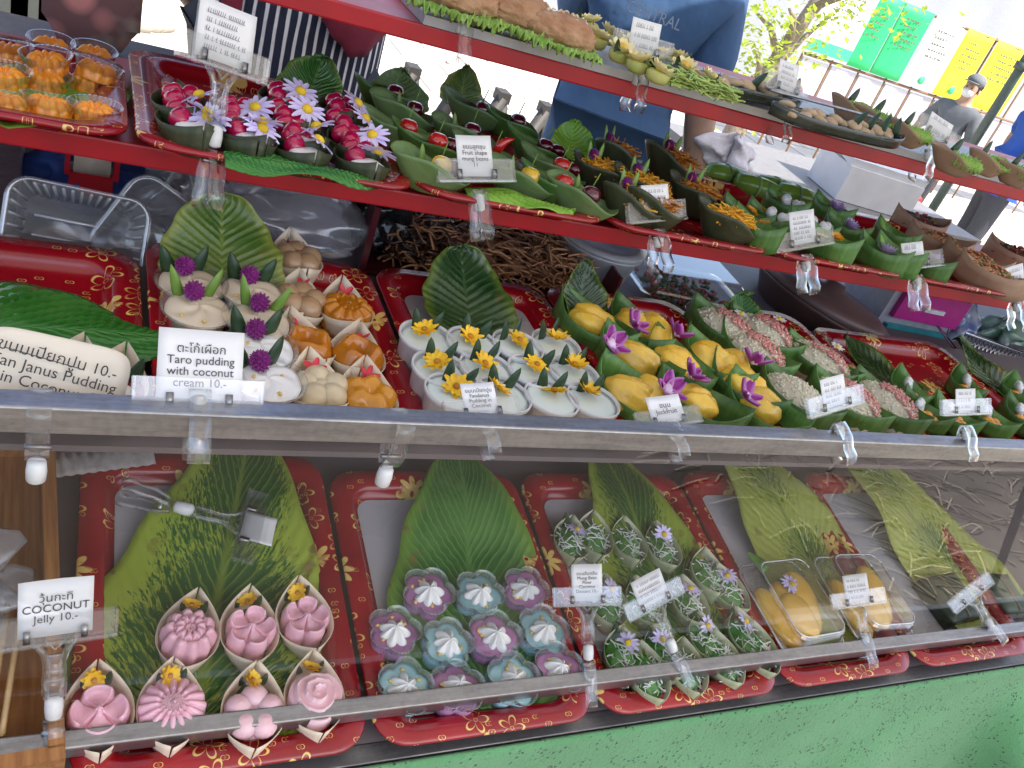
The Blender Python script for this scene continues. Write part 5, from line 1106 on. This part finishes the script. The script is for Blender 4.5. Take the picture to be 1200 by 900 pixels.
# ------------------------------------------------------------------ background
# lattice barrier
q0, q1 = aty(455, 100, 2.3), aty(665, 160, 2.3)
br_ = put("lattice_barrier", None, None, Matrix.Translation((0, 2.3, 0)), "dark folding lattice barrier on the bright ground behind the stall", "barrier")
DKM = pm("dark painted bars", (.06, .055, .05), rough=.6)
top = [aty(px, py, 2.3) for px, py in ((430, 74), (482, 88), (537, 103), (587, 117), (638, 132))]
for a in top:
    for s in (-1, 1): put("bar", G().tube([(a.x, .01 * s, a.z + .01), (a.x + s * .22, .01 * s, a.z - .62)], .020, 6).me("bar", DKM), br_)
    put("cap", G().box((a.x, 0, a.z + .012), (.035, .05, .03)).me("cap", DKM, False), br_)
put("bottom_rail", G().box(((top[0].x + top[-1].x) / 2, 0, top[0].z - .62), (top[-1].x - top[0].x + .5, .03, .03)).me("rail", DKM, False), br_)
for x in (top[0].x - .22, top[-1].x + .22): put("post", G().box((x, 0, (top[0].z - .6) / 2), (.03, .03, top[0].z - .6)).me("post", DKM, False), br_)
# wall far behind
def rough_wall(name, x0, x1, y, h, c):
    me = G().box(((x0 + x1) / 2, y + .1, h / 2), (x1 - x0, .2, h)).me(name, pm("rendered wall " + name, c, tuple(k * .85 for k in c), rough=.9, scale=1.2, bump=.3, bscale=30, bd=.01), False)
    put("wall", me, None, None, "pale grey rendered wall behind the banners", "wall")
rough_wall("wall", 3.4, 22, 9.5, 3.2, (.33, .35, .39))
# banner fence
by = 6.2
bn = [((965, -3), (1027, 0), (938, 72), (985, 92), (.80, .82, .84), "white banner with a green band along its foot"), ((1029, -16), (1064, 2), (990, 75), (1016, 84), (.02, .55, .16), "green banner crossed by yellow leaves"), ((1065, 3), (1100, 18), (1017, 83), (1051, 96), (.02, .50, .16), "green banner with dark lettering"),
      ((1101, 18), (1135, 33), (1052, 96), (1087, 109), (.80, .84, .88), "white banner beside the yellow pair"), ((1136, 33), (1168, 48), (1088, 109), (1121, 122), (.85, .74, .03), "yellow banner behind the grey-clothed person"), ((1169, 48), (1215, 68), (1122, 122), (1166, 140), (.85, .74, .03), "yellow banner crossed by the parasol pole")]
CORD = pm("brown cord", (.25, .14, .07), rough=.8)
for i, (a, b, c, d, col, lb) in enumerate(bn):
    A, B, Cc, D = (aty(*k, by) for k in (a, b, c, d)); x0, x1 = (A.x + Cc.x) / 2, (B.x + D.x) / 2; zt, zb = (A.z + B.z) / 2, (Cc.z + D.z) / 2
    zt = (aty(1100, 18, by).z) + .0; zb = aty(1052, 96, by).z
    cx, cz = (x0 + x1) / 2, (zt + zb) / 2
    def fn(u, v): return (cx + (u - .5) * (x1 - x0 - .02), by + .015 * math.sin(u * 5 + i), zb + (zt - zb) * v)
    r = put("hanging_banner", None, None, Matrix.Identity(4), lb, "banner", "banners on the fence")
    put("sheet", G().sheet(fn, 10, 8).me("sheet", pm(f"banner {i}", col, tuple(k * .93 for k in col), rough=.6, scale=3), True, .003), r)
    L = random.Random(i); g = G()
    for l in range(5 if i else 3):
        zz = zb + (zt - zb) * (.82 - .09 * l); x = x0 + (x1 - x0) * .22
        while x < x0 + (x1 - x0) * (.55 + .25 * L.random()): 
            w_ = L.uniform(.012, .03); g.box((x, by - .028, zz), (w_, .002, .018)); x += w_ + .012
    put("lettering", g.me("lettering", pm("banner ink", (.03, .16, .07) if i in (1, 2) else (.14, .14, .11), rough=.7), False), r, kind="stuff")
    if i == 0: put("foot_band", G().box((cx, by - .026, zb + .07), (x1 - x0 - .03, .004, .10)).me("band", pm("green band", (.05, .55, .25), rough=.6), False), r)
    if i in (3, 4): put("emblem", G().lathe([(.001, 0), (.04, 0), (.04, .004)], 16).mv(Matrix.Rotation(R(90), 4, 'X')).mv(Matrix.Translation((cx, by - .026, zb + .08))).me("emblem", pm("green emblem", (.05, .5, .2), rough=.6)), r)
fe = put("cord_fence", None, None, Matrix.Identity(4), "low fence of pale panels and brown posts under the banners", "fence")
xa, xb, zb = aty(940, 72, by).x, aty(1200, 140, by).x + 1.5, aty(1052, 96, by).z
for k in range(14):
    x = xa + (xb - xa) * k / 13
    put("fence_post", G().tube([(x, by + .04, 0), (x, by + .04, zb + .62)], .010, 6).me("post", CORD), fe)
    if k < 13: put("fence_panel", G().box((x + (xb - xa) / 26, by + .04, zb - .33), ((xb - xa) / 13 - .04, .02, .56)).me("panel", pm("pale lilac panel", (.52, .50, .56), rough=.7, scale=3), False), fe)
for z in (zb - .02, zb + .60): put("fence_rail", G().tube([(xa, by + .02, z), (xb, by + .02, z)], .012, 6).me("rail", CORD), fe)
# tree with yellow-green leaves
def tree():
    b = aty(885, 95, 5.0); r = put("small_tree", None, None, Matrix.Translation((b.x, 5.0, 0)), "small tree with yellow-green leaves before the grey wall", "tree"); q = random.Random(4)
    H = b.z; tk = G().tube([(0, 0, 0), (.03, 0, H * .6), (.1, .02, H + .1), (.22, .05, H + .55), (.30, .02, H + 1.1)], [.09, .075, .06, .045, .02], 10)
    ends = []
    for k in range(9):
        s = Vector((.03 + .03 * k, .02, H * .7 + .13 * k)); e = s + Vector((q.uniform(-.6, .6), q.uniform(-.4, .4), q.uniform(.1, .6))); tk.tube([s, (s + e) / 2 + Vector((0, 0, .06)), e], [.03, .02, .008], 6); ends += [(s + e) / 2, e]
    put("trunk", tk.me("trunk", pm("tree bark", (.30, .24, .19), (.20, .15, .12), rough=.9, bump=.6, bscale=40)), r)
    g = G()
    for e in ends:
        for k in range(60):
            p_ = e + Vector((q.gauss(0, .15), q.gauss(0, .15), q.gauss(0, .13))); st = len(g.v); l = q.uniform(.035, .07)
            g.add([(0, 0, 0), (l * .4, l * .5, l * .08), (0, l, 0), (-l * .4, l * .5, l * .08)], [(0, 1, 2, 3)]); g.mv(Matrix.Translation(p_) @ Matrix.Rotation(q.random() * 6.3, 4, 'Z') @ Matrix.Rotation(q.uniform(-1, 1), 4, 'X'), st)
    lm, t, bs, o = new_mat("yellow green leaves"); gg = N(t); t.links.new(gg.mix(gg.noise(6), (.20, .34, .03), (.36, .42, .04)), bs.inputs["Base Color"])
    tl = gg.node("ShaderNodeBsdfTranslucent"); tl.inputs[0].default_value = (.45, .55, .06, 1); ms = gg.node("ShaderNodeMixShader"); ms.inputs[0].default_value = .45
    t.links.new(bs.outputs[0], ms.inputs[1]); t.links.new(tl.outputs[0], ms.inputs[2]); t.links.new(ms.outputs[0], o.inputs[0])
    put("crown", g.me("crown", lm, False), r)
tree()
# parasol pole
a = aty(1150, 153, 4.2); r = put("parasol_pole", None, None, Matrix.Translation((a.x, 4.2, 0)), "dark green parasol pole before the yellow banners", "pole")
GP = pm("dark green pole", (.05, .075, .065), rough=.4)
put("shaft", G().tube([(0, 0, 0), (0, 0, 2.8)], .032, 12).me("shaft", GP), r); put("collar", G().lathe([(.045, a.z + .42), (.045, a.z + .47)], 14).me("collar", GP), r)
put("knob", G().tube([(0, -.03, a.z + .445), (0, -.07, a.z + .445)], .012, 8).me("knob", GP), r); put("foot", G().lathe([(.22, 0), (.22, .05), (.05, .08)], 20).me("foot", GP), r)
# table with a foam box and cartons behind the stall
tb = put("folding_table", None, None, Matrix.Identity(4), "grey folding table behind the stall carrying a white foam box", "table")
tz = aty(985, 240, 1.75).z; tx0, tx1 = aty(880, 185, 1.75).x, aty(1120, 300, 1.75).x
GT = pm("grey table edge", (.22, .21, .21), rough=.5)
put("table_top", G().box(((tx0 + tx1) / 2, 1.95, tz - .012), (tx1 - tx0, .5, .024)).me("top", GT, False), tb)
for x in (tx0 + .05, tx1 - .05):
    for y in (1.75, 2.15): put("leg", G().tube([(x, y, 0), (x, y, tz - .02)], .014, 8).me("leg", GT), tb)
q = aty(1003, 232, 1.85); q.z = tz + .002
FOAM = pm("white foam box", (.62, .62, .64), (.55, .55, .57), rough=.6, scale=20)
inst([P("box", G().box((0, 0, .05), (.26, .18, .10)).me("box", FOAM, False)), P("lid", G().box((0, .012, .125), (.27, .19, .022), Matrix.Rotation(R(9), 3, 'X')).me("lid", FOAM, False), None, (P("red_emblem", G().lathe([(.002, 0), (.022, 0), (.022, .0006)], 6).mv(TR(-.02, -.02, .139, R(9))).me("emblem", pm("faded red emblem", (.45, .10, .09), rough=.6), False)),))],
     "foam_box", Matrix.Translation(q) @ Matrix.Rotation(-.2, 4, 'Z'), "white foam box with faded red mark on the table behind", "box")
for k, (px, py, y_, c, lb) in enumerate(((1085, 262, 2.3, (.50, .36, .22), "brown carton lying behind the right end of the shelf"), (1120, 275, 2.5, (.62, .50, .30), "pale carton right of the brown carton"), (905, 215, 2.4, (.70, .68, .62), "white carton on the ground below the foam box"))):
    q = aty(px, py, y_); q.z = 0; hh = aty(px, py, y_).z
    inst([P("carton", G().box((0, 0, hh / 2), (.34, .24, hh)).me("carton", pm(f"carton {k}", c, rough=.8, scale=8), False)), P("flap", G().box((0, -.14, hh - .03), (.33, .10, .004), Matrix.Rotation(R(-40), 3, 'X')).me("flap", pm(f"carton {k}", c), False))], "carton", Matrix.Translation(q) @ Matrix.Rotation(.2 * k, 4, 'Z'), lb, "carton", "cartons behind the stall")
q = aty(1062, 232, 2.2); q.z = aty(1062, 250, 2.2).z
inst([P("cloth", crumple(.09, .09, .09, pm("bright red cloth", (.70, .03, .04), rough=.6), 12))], "red_bundle", Matrix.Translation(q), "small bright red bundle on the cartons", "bundle")
# grey cabinet columns and patterned bag at top left
for k, (px, c, w_) in enumerate(((12, (.10, .11, .10), .16), (50, (.25, .24, .23), .12))):
    q = aty(px, 20, 2.3); put("grey_column", G().box((0, 0, .75), (w_, .12, 1.5)).box((w_ * .3, -.065, .75), (.02, .01, 1.5)).me("column", pm(f"column {k}", c, rough=.6, scale=8), False), None, Matrix.Translation((q.x, 2.3, 0)), ("dark" if not k else "pale") + " grey upright column at the top left", "column", "upright columns")
def spot_mat():
    mt, t, b, o = new_mat("patterned bag cloth"); g_ = N(t); co = g_.coord(); vo = g_.node("ShaderNodeTexVoronoi"); vo.inputs["Scale"].default_value = 16; t.links.new(co, vo.inputs["Vector"])
    c = g_.mix(g_.ramp(vo.outputs["Distance"], .25, .5), (.55, .22, .22), (.16, .08, .09)); c = g_.mix(g_.ramp(g_.noise(7, 3, co), .5, .6), c, (.38, .33, .29)); t.links.new(c, b.inputs["Base Color"]); b.inputs["Roughness"].default_value = .8; return mt
SPOT = spot_mat()
q = aty(105, 60, 1.7)
inst([P("bag_body", packet(.15, .07, .42, SPOT, 3)), P("handle", G().tube([(-.05, 0, .33), (-.03, 0, .44), (.03, 0, .44), (.05, 0, .33)], .006, 6).me("handle", pm("maroon strap", (.16, .02, .04), rough=.7)))], "patterned_bag", Matrix.Translation(q), "pink and maroon patterned cloth bag behind the orange sweets", "bag")
put("bag_stand", G().box((q.x, 1.72, q.z / 2), (.36, .2, q.z)).me("stand", pm("stand", (.12, .10, .10), rough=.7), False), None, None, "dark stand under the patterned bag", "stand")
for k in range(9):
    g = G().ball((0, 0, .04), (.10, .08, .06), 10, 6, lambda d: 1 + .15 * math.sin(5 * d.x + k) * math.cos(4 * d.y + k)).me("stone", pm("pale stone", (.55, .50, .42), (.42, .38, .32), rough=.9, scale=14))
    q = aty(160 + 9 * (k % 4), 8 + 22 * (k // 4) + 3 * k, 3.2); t_ = at(160 + 13 * (k % 3), 6 + 14 * (k // 3), (0, -1.5, 0)); put("stone", g, None, Matrix.Translation(t_), f"pale stone on the ground left of the striped apron, {('near', 'middle', 'far')[2 - k // 3]} row, {ORD[k % 3]} from left", "stone", "stones on the ground")

# ------------------------------------------------------------------ people
def skin_mesh(name, verts, edges, radii, mat, root=0, sub=2):
    me = bpy.data.meshes.new(name); me.from_pydata([tuple(v) for v in verts], edges, []); o = bpy.data.objects.new(name, me); C.objects.link(o)
    md = o.modifiers.new("skin", 'SKIN'); md.use_smooth_shade = True
    sv = me.skin_vertices[0].data
    for k, rr in enumerate(radii): sv[k].radius = rr if isinstance(rr, tuple) else (rr, rr); sv[k].use_root = (k == root)
    ss = o.modifiers.new("sub", 'SUBSURF'); ss.levels = sub; ss.render_levels = sub
    dg = bpy.context.evaluated_depsgraph_get(); dg.update(); out = bpy.data.meshes.new_from_object(o.evaluated_get(dg)); bpy.data.objects.remove(o)
    out.materials.clear(); out.materials.append(mat)
    for p_ in out.polygons: p_.use_smooth = True
    return out
def person(loc, yaw, hs, shirt, trousers, hair, label, arms, skin=(.42, .25, .17), extra=None, sleeve=.5, wx=1.0):
    r = put("person", None, None, Matrix.Translation(loc) @ Matrix.Rotation(yaw, 4, 'Z') @ Matrix.Diagonal((hs * wx, hs, hs, 1)), label, "person")
    SK = pm("skin tone", skin, rough=.5, sss=.15, scale=20); V = []; E_ = []; Rr = []
    def add(p_, rad, par=None):
        V.append(Vector(p_)); Rr.append(rad)
        if par is not None: E_.append((par, len(V) - 1))
        return len(V) - 1
    pel = add((0, 0, .95), (.145, .105)); wa = add((0, 0, 1.10), (.13, .095), pel); ch = add((0, 0, 1.28), (.155, .11), wa); cl = add((0, .01, 1.42), (.10, .075), ch); nk = add((0, .005, 1.50), .052, cl)
    hd = add((0, -.012, 1.58), (.072, .085), nk); hd2 = add((0, -.008, 1.66), (.076, .092), hd); add((0, 0, 1.72), (.05, .06), hd2)
    add((0, -.098, 1.60), .012, hd)              # nose
    for s in (-1, 1):
        hp = add((s * .09, 0, .88), .095, pel); kn = add((s * .10, -.01, .50), .062, hp); an = add((s * .10, .015, .09), .042, kn); add((s * .105, -.13, .035), .038, an)
        sh = add((s * .175, .01, 1.385), .068, cl); el = add(Vector(arms[s][0]), .046, sh); wr = add(Vector(arms[s][1]), .030, el)
        d = (V[wr] - V[el]).normalized(); pm_ = add(V[wr] + d * .055, (.036, .022), wr); sd_ = d.cross(Vector((0, 0, 1))); sd_ = (sd_ if sd_.length > .1 else Vector((1, 0, 0))).normalized()
        for k, (off, ln) in enumerate(((-.026, .055), (-.009, .07), (.009, .066), (.026, .05))):
            f1 = add(V[pm_] + d * .04 + sd_ * off, .010, pm_); f2 = add(V[f1] + d * ln * .5 + Vector((0, -.006, -.004)), .009, f1); add(V[f2] + d * ln * .4 + Vector((0, -.012, -.006)), .007, f2)
        t1 = add(V[wr] + d * .03 + sd_ * .042 * -s, .011, wr); add(V[t1] + d * .04 + sd_ * .012 * -s, .008, t1)
    put("body", skin_mesh("body", V, E_, Rr, SK), r)
    gr = lambda k, e: (Rr[k][0] + e, Rr[k][1] + e) if isinstance(Rr[k], tuple) else (Rr[k] + e, Rr[k] + e)
    # shirt: its own shell round the trunk and upper arms
    sv, se, sr = [V[pel] - Vector((0, 0, .08)), V[pel], V[wa], V[ch], V[cl]], [(0, 1), (1, 2), (2, 3), (3, 4)], [gr(pel, .03), gr(pel, .028), gr(wa, .038), gr(ch, .026), gr(cl, .028)]
    sv.append(V[nk] - Vector((0, 0, .022))); se.append((4, 5)); sr.append((.066, .064))
    for s in (-1, 1):
        sh = [i for i, v in enumerate(V) if (v - Vector((s * .175, .01, 1.385))).length < 1e-5][0]; el = sh + 1
        sv.append(V[sh]); se.append((4, len(sv) - 1)); sr.append((.088, .088)); e = V[sh].lerp(V[el], sleeve); sv.append(e); se.append((len(sv) - 2, len(sv) - 1)); sr.append((.072, .072))
    put("shirt", skin_mesh("shirt", sv, se, sr, shirt, 1), r)
    tv, te, tr_ = [V[pel] + Vector((0, 0, .0)), V[pel] - Vector((0, 0, .05))], [(0, 1)], [gr(pel, .018), gr(pel, .018)]
    for s in (-1, 1):
        b0 = len(tv); tv += [Vector((s * .092, 0, .80)), Vector((s * .10, -.01, .50)), Vector((s * .10, .01, .12))]; te += [(1, b0), (b0, b0 + 1), (b0 + 1, b0 + 2)]; tr_ += [(.105, .105), (.08, .08), (.065, .065)]
    put("trousers", skin_mesh("trousers", tv, te, tr_, trousers), r)
    put("hair", G().ball((0, .012, 1.665), (.088, .103, .095), 20, 14, lambda d: .86 if (d.y < -.25 and d.z < .45) else 1.02).me("hair", hair), r)
    for s in (-1, 1):
        put("eye", G().ball((s * .028, -.094, 1.632), .009, 8, 6).me("eye", pm("eye", (.05, .04, .04), rough=.2)), r); put("ear", G().ball((s * .078, 0, 1.61), (.01, .02, .03), 8, 6).me("ear", SK), r)
        put("shoe", G().ball((s * .105, -.06, .04), (.05, .135, .045), 14, 8).me("shoe", pm("dark shoe", (.05, .045, .045), rough=.6)), r)
    put("mouth", G().ball((0, -.086, 1.555), (.022, .006, .006), 10, 6).me("mouth", pm("lips", (.36, .14, .12), rough=.5)), r)
    for nm, me in (extra or []): put(nm, me, r)
    return r
BLKH = pm("black hair", (.02, .017, .016), rough=.45); NAVY = pm("navy shirt", (.035, .045, .075), rough=.9, scale=30); DENIM = pm("faded blue shirt", (.045, .105, .22), (.035, .08, .17), rough=.9, scale=9, bump=.6, bscale=9, bd=.02); DKT = pm("dark trousers", (.05, .05, .06), rough=.9)
STR = stripe_mat("striped apron", (.018, .022, .05), (.72, .72, .74), 56, .28)
MARO = pm("maroon cloth", (.17, .012, .035), (.22, .02, .045), rough=.85, scale=20)
# vendor in a striped apron, facing the stall
q = aty(338, 70, 1.62)
hang = {s: ((s * .17, .15, 1.16), (s * .03, .21, 1.03)) for s in (-1, 1)}
apr = G().sheet(lambda u, v: ((lambda a: (.188 * math.sin(a) * (1 + .10 * (1 - v)), -.172 * math.cos(a) * (1 + .12 * (1 - v)), .45 + .86 * v))((u - .5) * 2.5)), 40, 20).me("apron", STR, True, .003)
pouch = G().sheet(lambda u, v: ((lambda a: (.204 * math.sin(a), -.194 * math.cos(a) - .012 * math.sin(v * 3.1), 1.215 + .07 * v - .06 * (1 - v) * math.cos((a - .40) * 2.9) ** 2 + .003 * math.cos(a * 30) * (1 - v)))((u - .5) * .85 + .40)), 60, 8).me("pouch", MARO, True, .004)
strap = G().sheet(lambda u, v: (-.165 + .035 * u, -.150 + .02 * (v - .5) ** 2, .6 + .8 * v), 3, 10).me("strap", MARO, True, .003)
V1 = person((.335, 1.72, 0), .12, .96, NAVY, DKT, BLKH, "person in navy and white striped apron with maroon pouch behind the stall", hang, extra=[("apron", apr), ("waist_pouch", pouch), ("apron_strap", strap)], sleeve=.97)
# vendor in a faded blue shirt, back turned
q = aty(745, 90, 1.42)
arm2 = {1: ((.28, .02, 1.12), (.22, -.16, .93)), -1: ((-.28, .02, 1.12), (-.34, -.20, .98))}
arm2 = {1: ((.20, -.16, 1.16), (.06, -.26, 1.06)), -1: ((-.25, .04, 1.13), (-.33, .10, .93))}
tx = text_mesh("CENTRAL\nTHA", .034, pm("faded print", (.30, .36, .46), rough=.9)); tx.transform(TR(.0, .158, 1.325, R(97), 0, R(180)))
V2 = person((1.125, 1.80, 0), R(180 - 28), .98, DENIM, pm("blue work trousers", (.05, .10, .22), rough=.9), BLKH, "person in faded blue shirt with their back turned behind the stall", arm2, skin=(.45, .28, .20), extra=[("shirt_lettering", tx)], sleeve=.62, wx=.84)
q = aty(852, 186, 1.60)
inst([P("cloth", crumple(.06, .045, .11, pm("grey white cloth", (.66, .64, .66), (.5, .48, .52), rough=.9, scale=50, bump=.5, bscale=40, bd=.01), 15, 30, .03))], "wiping_cloth", Matrix.Translation(q - Vector((0, 0, .05))), "crumpled grey-white cloth by the bare forearm", "cloth")
# walker in grey with cap and mask, and someone in blue at the right edge
GREYS = pm("grey jacket", (.10, .11, .125), (.14, .15, .165), rough=.9, scale=12)
q = aty(1142, 100, 4.6); hs = (q.z) / 1.66
capm = [("cap", G().ball((0, .0, 1.70), (.094, .105, .07), 18, 10, lambda d: 1 if d.z > -.1 else .95).box((0, -.13, 1.685), (.13, .10, .008)).me("cap", pm("grey cap", (.16, .17, .18), rough=.9))), ("face_mask", G().ball((0, -.062, 1.585), (.06, .05, .05), 14, 8).me("mask", pm("white mask", (.75, .75, .75), rough=.8)))]
person((q.x, 4.6, 0), R(-70), hs, GREYS, DKT, BLKH, "person in grey jacket, cap and white mask before the yellow banners", {s: ((s * .30, .0, 1.12), (s * .26, -.10, .90)) for s in (-1, 1)}, extra=capm, sleeve=.97)
q = aty(1215, 150, 3.9)
person((q.x, 3.9, 0), R(60), max(.7, q.z / 1.35), pm("bright blue shirt", (.02, .09, .42), rough=.8), DKT, BLKH, "person in bright blue at the right picture edge", {s: ((s * .28, .0, 1.12), (s * .24, -.12, .92)) for s in (-1, 1)}, sleeve=.6)
